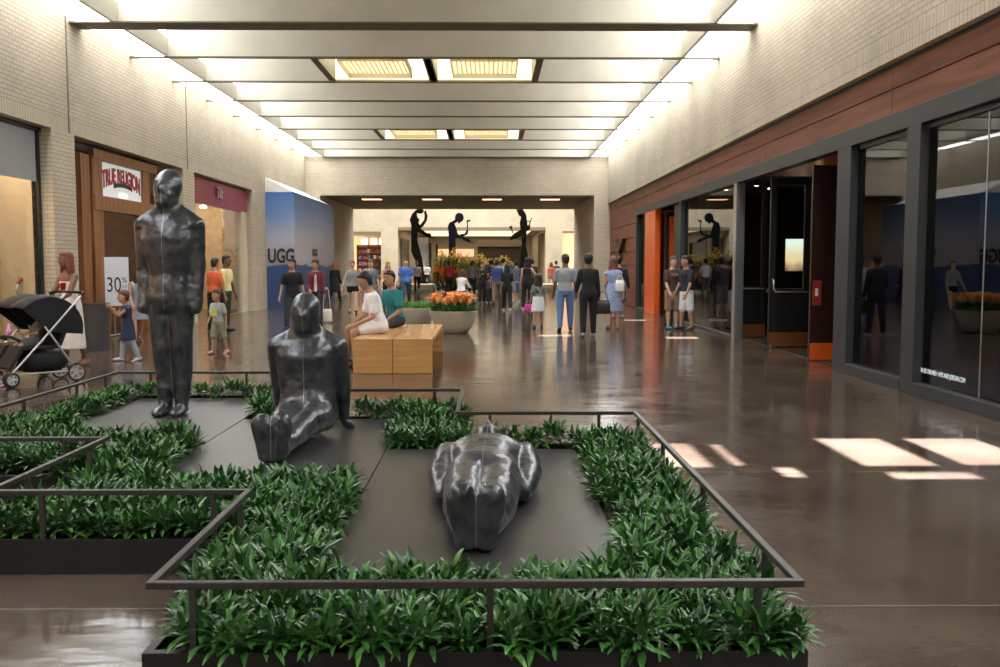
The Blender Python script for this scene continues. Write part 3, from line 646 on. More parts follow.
wallbits('window_90', [(-10,8,45.5,56,ZT-.06,ZT-.02)], emis('added_court_glow', (1,.97,.90), 4.2))  # unseen glowing panel added overhead to brighten the court
# passage two
wallbits('wall_left', [(-6.1,-5.7,YC+.5,78,0,3.8)], M['brickY']); wallbits('wall_right', [(3.45,3.85,YC+.5,78,0,3.8)], M['brickY'])
wallbits('ceiling', [(-6.1,3.85,YC+.5,78,3.62,3.8)], M['plaster']); wallbits('wall_front', [(-6.1,3.85,78,78.4,0,3.8)], M['plaster'])
wallbits('trim_13', [(-5.7,3.45,YC-.02,YC+.6,3.42,3.62),(-.9,2.4,68,68.3,2.6,3.1)], M['olive'])
wallbits('wall_front', [(-.9,2.4,68.3,68.5,0,2.6)], mat('painted_opening_shade', (.06,.045,.03), .7))  # dark sheet: shade of the opening painted into its colour
wallbits('window_91', [(-5,2.8,60,76,3.58,3.61)], emis('added_passage_glow', (1,.86,.62), .9))  # glowing ceiling panel added to brighten the second passage
wallbits('trim_14', [(-4.0,-1.2,70,70.1,1.9,2.45)], emis('coral_lit_sign', (1,.42,.25), .9))
b = MB(); [b.box(-5.6,-5.55,y,y+.9,0,3.0) for y in (59.5,61.5,64)]; [b.box(3.3,3.42,y,y+.12,0,3.3) for y in (59.5,61,62.5,64)]; struct('trim_15', b, M['olive'])
b = MB(); b.box(-4.9,-4.05,60.8,60.9,0,3.05); struct('door_9', b, C_((.55,.56,.58), .5, name='pale_grey_panel')); b = MB(); b.box(-3.95,-3.8,60.5,60.9,0,2.7); b.box(-3.5,-3.38,60.5,60.9,0,2.6); struct('trim_16', b, M['shopdark'])
# left far shop with shelves, right far shop
wallbits('wall_front', [(-9,-6.3,YC+2.5,YC+2.6,0,3.5)], mat('far_shop_wall', (.4,.28,.16), .7)); wallbits('window_92', [(-8.3,-7.9,YC+2.42,YC+2.48,2.6,3.0),(-7.7,-7.3,YC+2.42,YC+2.48,2.6,3.0),(-7.15,-6.9,YC+2.42,YC+2.48,2.6,3.0)], emis('far_shop_light', (1,.84,.6), 2.2))  # three lamps on the back wall, not a window
wallbits('ceiling', [(-9,-6.15,YC+.5,YC+2.6,3.4,3.5),(4.0,6,YC+.5,YC+2,3.4,3.5)], M['plaster']); wallbits('wall_front', [(4.0,6,YC+1.8,YC+1.9,0,3.4)], mat('pink_shop_wall', (.7,.42,.3), .7)); wallbits('window_93', [(4.4,5.4,YC+.8,YC+1.5,3.3,3.38)], bpy.data.materials['far_shop_light'])  # last piece: glowing ceiling panel added for the right shop, not a window
b = MB(); b.box(4.5,5.35,YC-.05,YC+.1,3.25,3.38); b.box(-8.5,-6.75,YC-.04,YC+.1,3.1,3.34); struct('trim_17', b, M['olive'])
shelf_unit('tall shelf unit crowded with red and dark goods in the far left shop', -7.6, YC+1.2, 1.7, 7, 2.55, 0, [(.45,.06,.04),(.05,.05,.07),(.55,.45,.3),(.2,.1,.3),(.3,.12,.05)], ('small pile of goods on the shelf in the far left shop', 'goods in the far left shop'), 8)
# plinths for the giants
pm = mat('pale_stone_step', (.55,.48,.36), .6)
t = thing('stone_plinth', 'low stepped pale stone plinth under the black silhouette giants at left', 'plinth', (-3.5, 45.2, 0))
box_obj('lower_step', (-.85, .85, -1.4, 1.6, 0, .19), pm, t, .01); box_obj('upper_step', (-.75, .75, -1.0, 1.5, .19, .38), pm, t, .01)
t = thing('stone_plinth', 'long pale stone plinth behind the crowd under the right silhouette giant', 'plinth', (2.0, 45.2, 0))
box_obj('lower_step', (-1.9, 1.9, -1.2, 1.6, 0, .25), pm, t, .01); box_obj('upper_step', (-1.7, 1.7, -.9, 1.5, .25, .38), pm, t, .01)
t = thing('stone_plinth', 'small square stone block beneath the middle giant, inside the flower bed', 'plinth', (-1.78, 45.65, 0)); box_obj('base', (-.42, .42, -.3, .4, 0, .30), pm, t, .01); box_obj('top_slab', (-.45, .45, -.33, .43, .30, .38), pm, t, .01)
giant_m = mat('black_steel_giant', (.012,.013,.016), .45, metal=.3, var=.1)
giant_b = mat('blue_black_steel_giant', (.018,.032,.085), .45, metal=.3, var=.1)
def giant(label, Y, parts, m, th=.09):
    foot = min((ony(*p, Y).z for nm, polys in parts for poly in polys for p in poly))
    t = thing('silhouette_giant', label, 'sculpture', (ony(parts[0][1][0][0][0], 250, Y).x, Y, .38))
    for nm, polys in parts:
        b = MB()
        for poly in polys:
            pp = [ony(x, y, Y) for x, y in poly]; ww = th/2 if nm == 'body' else th/2*.7
            b.prism([(p.x-t.location.x, p.z-.38) for p in pp], -ww, ww, lambda u, v, w: Vector((u, w, max(v, .001))))
        obj(nm, b, m, t)
cv = lambda pts: [(395+x/9.525, 195+y/9.525) for x, y in pts]
cw = lambda pts: [(475+x/8.337, 195+y/8.337) for x, y in pts]
fy = ony(420, 284, 45.0)
def circ(cx, cy, rx, ry, n=18): return [(cx+rx*math.cos(2*PI*k/n), cy+ry*math.sin(2*PI*k/n)) for k in range(n)]
giant('leftmost black flat steel giant with bowed head, striking a hammer', 45.0, [
 ('body', [cv([(200,140),(165,180),(140,235),(155,290),(155,540),(180,600),(225,690),(240,760),(236,845),(320,845),(318,828),(285,812),(272,720),(258,600),(232,500),(216,440),(216,350),(243,330),(238,290),(222,262),(235,240),(212,208),(208,175),(230,160)]),
           cv(circ(238,152,36,26))]),
 ('arm', [cv([(222,300),(250,275),(278,235),(283,195),(276,160),(292,146),(312,200),(303,245),(268,300),(240,325)]), cv([(215,320),(245,320),(300,360),(342,368),(345,400),(318,402),(215,352)])]),
 ('hammer', [cv([(270,378),(300,372),(370,408),(365,416),(300,395)])])], giant_m)
giant('middle blue black flat steel giant raising a small hammer, behind the planting', 45.6, [
 ('body', [cv([(520,262),(556,246),(578,300),(600,372),(632,388),(700,425),(600,412),(577,412),(580,520),(575,640),(590,800),(598,838),(510,838),(512,520),(512,400),(503,300)]), cv(circ(613,215,42,45)), cv([(545,255),(580,225),(600,250),(570,272)]), cv([(600,255),(625,255),(612,272),(600,268)])]),
 ('arm', [cv([(620,372),(665,368),(688,322),(700,345),(690,375),(650,395),(625,398)]), cv([(632,388),(700,418),(722,432),(716,452),(680,444),(625,412)])]),
 ('hammer', [cv([(686,325),(686,250),(696,250),(696,330)]), cv([(678,248),(690,238),(716,236),(720,244),(706,254),(680,254)]), cv([(700,440),(760,458),(760,463),(700,452)])])], giant_b)
giant('rightmost black flat steel giant seen side on with tools, above the crowd', 45.6, [
 ('body', [cw([(345,122),(395,115),(412,140),(428,165),(432,215),(442,270),(430,300),(425,420),(440,500),(450,640),(470,790),(360,790),(372,640),(378,470),(390,400),(385,330),(380,290),(372,235),(385,182),(366,172)])]),
 ('arm', [cw([(385,285),(330,318),(300,345),(288,372),(306,374),(345,362),(390,340)]), cw([(430,255),(462,250),(456,292),(430,302)])]),
 ('hammer', [cw([(286,262),(306,256),(312,268),(306,276),(322,318),(314,322),(298,282),(288,278)]), cw([(446,250),(470,188),(478,184),(456,252)]), cw([(432,215),(462,216),(462,222),(432,222)])])], giant_m)
# ------------------------------------------------------------------ benches
def bench(cx, label, w=.50):
    t = thing('bench', label, 'bench', (cx, 0, 0), group='oak box benches'); y0 = 11.75; y1 = 14.6; t.location.y = y0
    L_ = y1-y0
    box_obj('end_panel', (-w/2+.004, w/2-.004, 0, .06, .001, .44), M['benchface'], t, .005); box_obj('end_panel', (-w/2+.004, w/2-.004, L_-.06, L_, .001, .44), M['benchface'], t, .005)
    box_obj('seat', (-w/2+.003, w/2-.003, .06, L_-.06, .385, .44), M['bench'], t, .005)
    return t
xa = onz(352.5, 374).x; xb = onz(432.3, 374).x; bw_ = (xb-xa)/2
bench(xa+bw_/2, 'oak box bench on the left where the two men sit', bw_); bench(xa+1.5*bw_, 'empty oak box bench on the right, joined beside the seated pair', bw_)
# ------------------------------------------------------------------ planter bowls
def bowl(px0, px1, py, Y, label):
    a = ony(px0, py, Y); bb = ony(px1, py, Y); r = (bb.x-a.x)/2; cx = (a.x+bb.x)/2
    t = thing('planter_bowl', label, 'planter', (cx, Y, 0)); s = r/.5
    b = MB(); b.lathe([(.26*s,.002),(.30*s,.012),(.38*s,.14),(.45*s,.29),(.5*s,.43),(.5*s,.45),(.47*s,.45),(.46*s,.40)], n=48); obj('bowl', b, M['bowl'], t, smooth=True)
    b = MB(); b.lathe([(.01,.405),(.465*s,.405),(.465*s,.41),(.01,.41)]); obj('soil', b, M['soil'], t)
    return t, r
def blade(b, base, d, L, w, curl=.3, mi=0, tip=.02, seg=4, fold=.25):
    d = Vector(d).normalized(); side = d.cross(Vector((0,0,1)));
    if side.length < .05: side = Vector((math.cos(random.random()*6), math.sin(random.random()*6), 0))
    side.normalize(); p = Vector(base); rows = []
    dd = d.copy()
    for i in range(seg+1):
        t = i/seg; ww = w*(math.sin(PI*(.10+.86*t)**.85))*.5+.0008
        nrm = side.cross(dd).normalized()
        rows.append((p-side*ww+nrm*(fold*ww), p.copy(), p+side*ww+nrm*(fold*ww)))
        p = p+dd*(L/seg); dd = (dd+Vector((0,0,-curl/seg))+Vector((d.x,d.y,0))*(.15*curl/seg)).normalized()
    v = [q for r_ in rows for q in r_]; f = []
    for i in range(seg):
        for j in (0, 1): f.append((i*3+j, i*3+j+1, i*3+j+4, i*3+j+3))
    b.add(v, f, mi)
def flower(bm_, base, s, mi):
    for k in range(7):
        a = k*2.4; el = random.uniform(.9, 1.35)
        d = Vector((math.cos(a)*math.cos(el), math.sin(a)*math.cos(el), math.sin(el))); blade(bm_, base, d, s, s*.5, .1, mi, fold=.5)
random.seed(3)
t, r = bowl(429, 478, 312, 18.7, 'pale stone bowl planter filled with orange flowers right of the bench')
fm = MB(); st = MB(); lf = MB()
for k in range(140):
    a = random.random()*6.283; rr = (random.random()**.5)*.48; x, y = rr*math.cos(a), rr*math.sin(a); h = random.uniform(.20, .36)*(1-.45*rr)
    st.tube([(x*.9,y*.9,.41),(x,y,.41+h)], .006, 5); flower(fm, (x,y,.40+h), random.uniform(.09,.14), random.choice((0,1)))
for k in range(190):
    a = random.random()*6.283; rr = (random.random()**.5)*.47; x, y = rr*math.cos(a), rr*math.sin(a); el = random.uniform(.3, 1.2)
    blade(lf, (x*.9,y*.9,.41), (math.cos(a)*math.cos(el), math.sin(a)*math.cos(el), math.sin(el)), random.uniform(.16,.28), .05, .6)
def bedplants(nm, label, cat, loc, parts):
    o = thing(nm, label, cat, loc)
    for n_, mb_, mm in parts: obj(n_, mb_, mm, o)
    return o
pl_loc = Vector(t.location)
bedplants('flower_display', 'mass of orange and peach flowers growing in the right stone bowl', 'flowers', pl_loc, (('blossoms', fm, [M['petal'], M['petal2']]), ('stems', st, M['leaf']), ('foliage', lf, [M['leaf2']])))
t, r = bowl(396, 436, 313, 19.9, 'pale stone bowl planter with short green grass behind the teal shirted man')
gm = MB()
for k in range(900):
    a = random.random()*6.283; rr = (random.random()**.5)*.43; el = random.uniform(1.0, 1.5); b2 = random.random()*6.28
    blade(gm, (rr*math.cos(a), rr*math.sin(a), .41), (math.cos(b2)*math.cos(el), math.sin(b2)*math.cos(el), math.sin(el)), random.uniform(.10,.2), .012, .3, seg=2)
o = obj('grass_clump', gm, M['grass'], None, loc=t.location); tag(o, 'short bright green grass growing in the left stone bowl', 'grass', kind='stuff')
# flower bed beyond
random.seed(11)
def bush(px, Y, label, w, h, kind):
    h *= random.uniform(.78, 1.08)
    x = ony(px, 280, Y).x
    fo = MB(); bl = MB()
    for k in range(int(170*w*h)+50):
        a = random.random()*6.283; rr = (random.random()**.5)*w/2; z = random.uniform(.05, h*.75)
        el = random.uniform(.2, 1.3); blade(fo, (rr*math.cos(a), rr*math.sin(a)*.6, z), (math.cos(a)*math.cos(el), math.sin(a)*math.cos(el), math.sin(el)), random.uniform(.18,.32), .06, .5, seg=3)
    for k in range(int(150*w*h)+30):
        a = random.random()*6.283; rr = (random.random()**.5)*w/2; z = h*(.5+.5*random.random()**1.4)*(1-.25*(rr*2/w)**2)
        flower(bl, (rr*math.cos(a), rr*math.sin(a)*.6, z), .09, 0)
    o = thing('flowering_bush', label, 'bush', (x, Y, 0)); obj('foliage', fo, M['leaf2'], o); obj('blossoms', bl, M['yellow'] if kind == 'y' else M['petal'], o)
for k, px in enumerate((442, 455, 468, 480, 492, 504)):
    bush(px, 44.9, 'tall yellow flowering bush in the bed, '+['leftmost','second from left','third from left','third from right','second from right','rightmost'][k]+' of the back row', .85, 2.15, 'y')
for k, px in enumerate((440, 452, 464, 476, 488)):
    bush(px, 44.1, 'low orange flowering bush in the bed, '+['leftmost','second from left','middle','second from right','rightmost'][k]+' of the front row', .72, 1.15, 'o')
# ------------------------------------------------------------------ planter platform with rails
zpl = .155
units = [(-1.115, 1.025, 2.90, 6.37), (-2.285, -.20, 4.12, 7.54), (-3.545, -1.40, 5.40, 8.78)]
def inU(x, y, m=0): return any(a+m < x < b-m and c+m < y < d-m for a, b, c, d in units)
plates = [(-.695, .57, 3.52, 6.17), (-1.975, -.695, 5.08, 7.40), (-3.22, -1.975, 6.42, 8.56)]
for k, (a, b_, c, d) in enumerate(units):
    u = thing('planter_box', ['near dark steel planter box holding the lying figure', 'middle dark steel planter box holding the seated figure', 'far left dark steel planter box holding the standing figure'][k], 'planter', (a, c, 0))
    W, D = b_-a, d-c; th = .03
    edges = [('x', 0, W, 0), ('x', 0, W, D), ('y', 0, D, 0), ('y', 0, D, W)]
    m = MB()
    for ax, s0, s1, at in edges:
        if ax == 'y': s0 += th; s1 -= th    # wall sections that are not inside another unit
        n = 60
        run = None
        for i in range(n+1):
            ok = False
            if i < n:
                q = s0+(s1-s0)*(i+.5)/n
                X, Y = (a+q, c+at) if ax == 'x' else (a+at, c+q)
                ok = not any(j != k and uu[0]+.02 < X < uu[1]-.02 and uu[2]+.02 < Y < uu[3]-.02 for j, uu in enumerate(units))
            if ok and run is None: run = s0+(s1-s0)*i/n
            if not ok and run is not None:
                e_ = s0+(s1-s0)*i/n
                off = (0, th) if at == 0 else (-th, 0)
                m = MB()
                if ax == 'x': m.box(run, e_, at+off[0], at+off[1], 0.001, zpl)
                else: m.box(at+off[0], at+off[1], run, e_, 0.001, zpl)
                obj('side_wall', m, M['planter'], u)
                run = None
    s = MB()
    # soil: this unit minus earlier ones
    prev = [(x0-a, x1-a, y0-c, y1-c) for x0, x1, y0, y1 in units[:k]] + [(x0-a, x1-a, y0-c, y1-c) for x0, x1, y0, y1 in plates]
    for r_ in holes(th, W-th, th, D-th, prev): s.box(*r_, .02, zpl-.025)
    so_ = obj('soil', s, M['soil'], u); so_['kind'] = 'stuff'
ptag = ['dark grey plate beneath the lying figure, nearest of the three', 'dark grey plate beneath the seated figure', 'dark grey plate beneath the standing figure, farthest of the three']
for k, (a, b_, c, d) in enumerate(plates):
    m = MB(); m.box(0.0025, b_-a-.0025, 0.0025, d-c-.0025, .02-zpl, 0)
    o = obj('floor_plate', m, M['plate'], None, bevel=.003, loc=(a, c, zpl)); tag(o, ptag[k], 'platform')
# rails
zr = .37
def rail(label, pts, posts):
    o0 = Vector((pts[0][0], pts[0][1], zpl)); t = thing('guard_rail', label, 'railing', o0)
    b = MB()
    for p, q in zip(pts, pts[1:]):
        p = Vector((*p, zr)); q = Vector((*q, zr)); d = (q-p).normalized(); p2 = p-d*.014; q2 = q-d*.014 if (q - Vector((*pts[-1], zr))).length > 1e-5 else q
        x = d.cross(Vector((0,0,1)))*.014; z = Vector((0,0,.012))
        v = [w-o0 for w in (p2-x-z, p2+x-z, p2+x+z, p2-x+z, q2-x-z, q2+x-z, q2+x+z, q2-x+z)]
        b.add(v, [(0,3,2,1),(4,5,6,7),(0,1,5,4),(1,2,6,5),(2,3,7,6),(3,0,4,7)])
    obj('top_rail', b, M['rail'], t, bevel=.003)
    for x, y in posts:
        b = MB(); b.box(x-o0.x-.011, x-o0.x+.011, y-o0.y-.011, y-o0.y+.011, -.06, zr-zpl-.012); obj('post', b, M['rail'], t, bevel=.002)
e = .026
A, B_, Cc = units
rail('dark bronze rail around the near planter box', [(-.22, A[3]-e), (A[1]-e, A[3]-e), (A[1]-e, A[2]+e), (A[0]+e, A[2]+e), (A[0]+e, B_[2]+e)],
     [(A[1]-.16, A[2]+e), (0, A[2]+e), (A[0]+.16, A[2]+e), (A[1]-e, 3.3), (A[1]-e, 4.3), (A[1]-e, 5.3), (A[1]-e, 6.2), (.75, A[3]-e), (.0, A[3]-e), (A[0]+e, 4.0)])
rail('dark bronze rail around the middle planter box', [(-1.40, B_[3]-e), (B_[1]-e, B_[3]-e), (B_[1]-e, A[3]-e)], [(-.45, B_[3]-e), (-1.2, B_[3]-e), (B_[1]-e, 7.2)])
rail('dark bronze rail along the front and left of the middle planter box', [(A[0]+e, B_[2]+e), (B_[0]+e, B_[2]+e), (B_[0]+e, Cc[2]+e)], [(-1.25, B_[2]+e), (-2.02, B_[2]+e), (B_[0]+e, 4.5), (B_[0]+e, 5.2)])
rail('dark bronze rail around the far left planter box', [(B_[0]+e, Cc[2]+e), (Cc[0]+e, Cc[2]+e), (Cc[0]+e, Cc[3]-e), (Cc[1]-e, Cc[3]-e), (Cc[1]-e, B_[3]-e)],
     [(-2.5, Cc[2]+e), (-3.3, Cc[2]+e), (Cc[0]+e, 5.9), (Cc[0]+e, 7.0), (Cc[0]+e, 7.9), (Cc[0]+e, 8.5), (-3.2, Cc[3]-e), (-2.3, Cc[3]-e), (-1.5, Cc[3]-e)])
# ------------------------------------------------------------------ foliage in the planters
def plant_mesh(seed, sc=1.0):
    random.seed(seed); b = MB()
    for c in range(6):
        ca = c*1.2566+random.uniform(-.3,.3); cr = 0 if c == 0 else random.uniform(.04,.06); cx, cy = cr*math.cos(ca), cr*math.sin(ca)
        n = 16; tilt = cr*4.5
        for k in range(n):
            t = k/n; a = k*2.39996+random.uniform(-.3,.3); el = R(74)-t*R(80)+random.uniform(-.15,.15)
            L = random.uniform(.055,.090); w = random.uniform(.016,.023); zb_ = .03+.085*(1-t*.8)*random.uniform(.75,1.1)
            d = Vector((math.cos(a)*math.cos(el)+tilt*math.cos(ca)*.6, math.sin(a)*math.cos(el)+tilt*math.sin(ca)*.6, math.sin(el)))
            blade(b, (cx+.008*math.cos(a), cy+.008*math.sin(a), zb_), d, L, w, random.uniform(.5,1.4), seg=4, fold=.3, mi=0 if random.random() < .6 else 1)
    me = b.mesh('plant', [M['leaf'], M['leaf2']]); me.polygons.foreach_set('use_smooth', [True]*len(me.polygons))
    s = MB(); s.cone((0,0,-.02), (0,0,.10), .009, .005, 8)
    return me, s.mesh('stem', M['leaf'], True)
pms = [plant_mesh(s) for s in range(5)]
random.seed(21)
spots = []
cand = []
step = .150
nx = int(4.9/step); ny = int(6.4/step)
for i in range(nx):
    for j in range(ny):
        x = -3.60+step*(i+.5)+(step/2 if j % 2 else 0)+random.uniform(-.025,.025); y = 2.90+step*(j+.42)*.97+random.uniform(-.025,.025)
        if not inU(x, y, .035): continue
        if any(a-.02 < x < b_+.02 and c-.03 < y < d+.01 for a, b_, c, d in plates): continue
        spots.append((x, y))
def zone(x, y):
    if A[0] < x < A[1] and y < 3.66: return 'in the front strip of the near planter box'
    if x > .5: return 'in the right strip beside the lying figure'
    if A[0] < x and y < 5.3: return 'in the left strip beside the lying figure'
    if y < 6.42 and x > -.3: return 'in the strip behind the lying figure'
    if x > -.9: return 'in the clump between the lying figure and the bench'
    if y < 5.3: return 'in the front strip of the middle planter box'
    if y < 6.5: return 'in the front strip of the far left planter box'
    if x < -3.1: return 'in the left strip beside the standing figure'
    if y > 8.4: return 'in the strip behind the standing figure'
    return 'in the clump behind the seated figure'
spots.sort(key=lambda p: p[1])
extra = spots[300:]; spots = spots[:300]
protos = []
for me, sm in pms:
    protos.append((me, sm))
for k, (x, y) in enumerate(spots):
    me, sm = protos[k % 5]; z = zone(x, y)
    o = link('leafy_plant', me, None, (x, y, zpl-.045), (random.uniform(-.12,.12), random.uniform(-.12,.12), random.random()*6.28)); s = random.uniform(.92, 1.25); o.scale = (s, s, s*random.uniform(.9,1.1))
    tag(o, 'glossy green leafy plant '+z, 'plant', 'glossy green plants '+z)
    if y < 4.6: link('stem', sm, o)
if extra:
    b = MB(); bm = bmesh.new(); out = bpy.data.meshes.new('plants')
    for k, (x, y) in enumerate(extra):
        tmp = protos[k % 5][0].copy(); s = random.uniform(.85,1.2); tmp.transform(Matrix.Translation((x, y, zpl-.03)) @ Matrix.Rotation(random.random()*6.28, 4, 'Z') @ Matrix.Scale(s, 4)); bm.from_mesh(tmp); bpy.data.meshes.remove(tmp)
    bm.to_mesh(out); bm.free(); out.materials.append(M['leaf']); out.materials.append(M['leaf2']); out.polygons.foreach_set('use_smooth', [True]*len(out.polygons))
    o = link('leafy_plants', out); tag(o, 'farthest glossy green plants bordering the far left planter box', 'plants', kind='stuff')
# ------------------------------------------------------------------ lead sculptures
UX, UY = (1,0,0), (0,1,0)
def head_parts(b, c, s=1.0, tilt=0):     # smooth featureless head with brow, nose and chin
    c = Vector(c); T = Matrix.Rotation(tilt, 3, 'X')
    f = lambda x, y, z: c + T @ (Vector((x, y, z))*s)
    b.loft([(f(0,.0,-.17), UX, UY, .060*s, .068*s), (f(0,-.015,-.13), UX, UY, .078*s, .095*s), (f(0,-.01,-.05), UX, UY, .100*s, .118*s), (f(0,0,.03), UX, UY, .109*s, .124*s), (f(0,.005,.10), UX, UY, .096*s, .108*s), (f(0,.008,.145), UX, UY, .066*s, .072*s), (f(0,.008,.165), UX, UY, .025*s, .03*s)], 24)
    b.cone(f(0,-.112,.035), f(0,-.140,-.03), .013*s, .021*s)
    b.cone(f(-.055,-.100,.043), f(.055,-.100,.043), .018*s, .018*s)
    b.cone(f(-.028,-.100,-.085), f(.028,-.100,-.085), .014*s, .014*s)
    b.cone(f(-.02,-.088,-.135), f(.02,-.088,-.135), .024*s, .024*s)
def statue_standing(feet=True, yaw=0, arms=True):
    b = MB()
    # torso
    b.loft([((0,.0,.86),UX,UY,.15,.12), ((0,.0,.96),UX,UY,.195,.145), ((0,0,1.06),UX,UY,.185,.135), ((0,0,1.18),UX,UY,.175,.125), ((0,0,1.32),UX,UY,.20,.138), ((0,.0,1.46),UX,UY,.225,.145), ((0,.01,1.56),UX,UY,.225,.125), ((0,.015,1.63),UX,UY,.180,.105), ((0,.01,1.68),UX,UY,.118,.095), ((0,0,1.76),UX,UY,.098,.098)], 32, p=.92)
    for s in (-1, 1):
        b.cone((s*.215,.01,1.555), (s*.10,.01,1.66), .082, .06)
        if arms: b.cone((s*.225,.01,1.545), (s*.232,.02,1.24), .073, .060); b.cone((s*.232,.02,1.24), (s*.225,-.01,.97), .058, .050)
        if arms: b.cone((s*.225,-.01,.97), (s*.220,-.025,.885), .055, .058); b.cone((s*.215,-.06,.90), (s*.21,-.055,.86), .028, .028)
        b.cone((s*.09,0,.93), (s*.083,.0,.52), .112, .086); b.cone((s*.083,0,.52), (s*.078,.02,.35), .086, .080); b.cone((s*.078,.02,.35), (s*.068,.0,.09), .078, .058)
        if feet: b.loft([((s*.068,.07,.035),UX,(0,0,1),.035,.03), ((s*.07,.03,.05),UX,(0,0,1),.052,.045), ((s*.072,-.06,.045),UX,(0,0,1),.058,.042), ((s*.075,-.14,.034),UX,(0,0,1),.058,.032), ((s*.072,-.185,.026),UX,(0,0,1),.036,.02)], 16)
    b.cone((0,.01,.88), (0,.02,.30), .06, .045)
    hb_ = MB(); head_parts(hb_, (0,0,0), 1.0, R(-10)); hb_.xform(Matrix.Translation((0,0,1.85)) @ Matrix.Rotation(R(yaw), 4, 'Z')); b.merge(hb_)
    return b
def statue(label, mb, loc, rot):
    from mathutils import noise
    me = remesh(mb, .014, M['lead'], 7, .5, name='figure')
    for v in me.vertices:
        n = v.normal; c = v.co; v.co = c + n*(.007*noise.noise(c*11) + .0028*noise.noise(c*31))
    o = link('lead_figure', me, None, loc, rot); me.materials.clear(); me.materials.append(M['lead'])
    return tag(o, label, 'sculpture')
st = statue_standing(True, -6)
p = onz(174, 414, zpl)
statue('dark grey lead sculpture of a person standing upright on the far plate', st, (p.x, p.y, zpl-.004), (0, 0, R(-6)))
# lying: same body but arms alongside, soles towards the camera
ly = statue_standing(False, 0, False)
for s in (-1, 1):
    ly.cone((s*.225,.0,1.53), (s*.250,.03,1.18), .08, .068); ly.cone((s*.250,.03,1.18), (s*.225,.05,.90), .068, .052); ly.cone((s*.225,.05,.90), (s*.205,.05,.80), .05, .042)
    ly.loft([((s*.040,.105,.055),UX,(0,0,1),.030,.035), ((s*.045,.085,.05),UX,(0,0,1),.050,.048), ((s*.052,.02,.05),UX,(0,0,1),.055,.048), ((s*.062,-.06,.045),UX,(0,0,1),.068,.045), ((s*.064,-.12,.04),UX,(0,0,1),.070,.04), ((s*.060,-.165,.035),UX,(0,0,1),.056,.034), ((s*.055,-.185,.035),UX,(0,0,1),.030,.02)], 20)
    ly.cone((s*.06,.02,.20), (s*.052,.01,.06), .068, .052); ly.cone((s*.085,.0,.9), (s*.075,.0,.35), .12, .098); ly.cone((s*.075,0,.35), (s*.058,.01,.12), .098, .062)
ly.cone((0,.02,.12), (0,.02,.85), .05, .07)
mxl = Matrix.Rotation(R(-90), 4, 'X')
pf = onz(476, 557, zpl)
o = statue('dark grey lead sculpture of a person lying on its back with soles towards the camera', ly, (pf.x, pf.y+.02, zpl+.118), (R(-90), 0, R(-1.5)))
# seated
se = MB()
se.loft([((0,.06,.06),UX,UY,.16,.13), ((0,.05,.13),UX,UY,.215,.17), ((0,.06,.22),UX,UY,.205,.15), ((0,.08,.34),UX,UY,.205,.135), ((0,.09,.48),UX,UY,.218,.145), ((0,.08,.60),UX,UY,.228,.15), ((0,.085,.685),UX,UY,.235,.125), ((0,.09,.745),UX,UY,.180,.105), ((0,.08,.80),UX,UY,.118,.095), ((0,.06,.87),UX,UY,.098,.098)], 32, p=.92)
for s in (-1, 1):
    se.cone((s*.215,.09,.675), (s*.10,.09,.77), .082, .06)
    se.cone((s*.228,.10,.66), (s*.238,.18,.36), .073, .060); se.cone((s*.238,.18,.36), (s*.232,.25,.10), .060, .048)
    se.cone((s*.232,.25,.09), (s*.262,.25,.035), .045, .035); se.cone((s*.25,.25,.035), (s*.31,.20,.028), .036, .024)
    se.cone((s*.11,0,.135), (s*.085,-.42,.15), .120, .090); se.cone((s*.085,-.42,.15), (s*.070,-.58,.12), .092, .084); se.cone((s*.070,-.58,.12), (s*.050,-.90,.09), .080, .058)
    se.loft([((s*.032,-.985,.004),UX,UY,.030,.03), ((s*.040,-.985,.03),UX,UY,.050,.048), ((s*.048,-.985,.11),UX,UY,.055,.046), ((s*.060,-.988,.20),UX,UY,.070,.044), ((s*.062,-.988,.26),UX,UY,.070,.038), ((s*.058,-.985,.30),UX,UY,.052,.032), ((s*.055,-.98,.318),UX,UY,.028,.02)], 20)
    se.cone((s*.050,-.95,.08), (s*.048,-.90,.12), .062, .058)
se.cone((0,-.1,.10), (0,-.9,.08), .06, .04)
head_parts(se, (0,.05,.955), .98, R(-4))
for i_, v in enumerate(se.v):
    if v[2] > .3: se.v[i_] = (v[0], v[1], .3+(v[2]-.3)*.90)
ps = onz(271, 464, zpl)
rz = R(-1)
o = statue('dark grey lead sculpture of a person sitting with legs straight out on the middle plate', se, (ps.x - 1.02*math.sin(rz), ps.y+1.02*math.cos(rz), zpl-.002), (0, 0, rz))
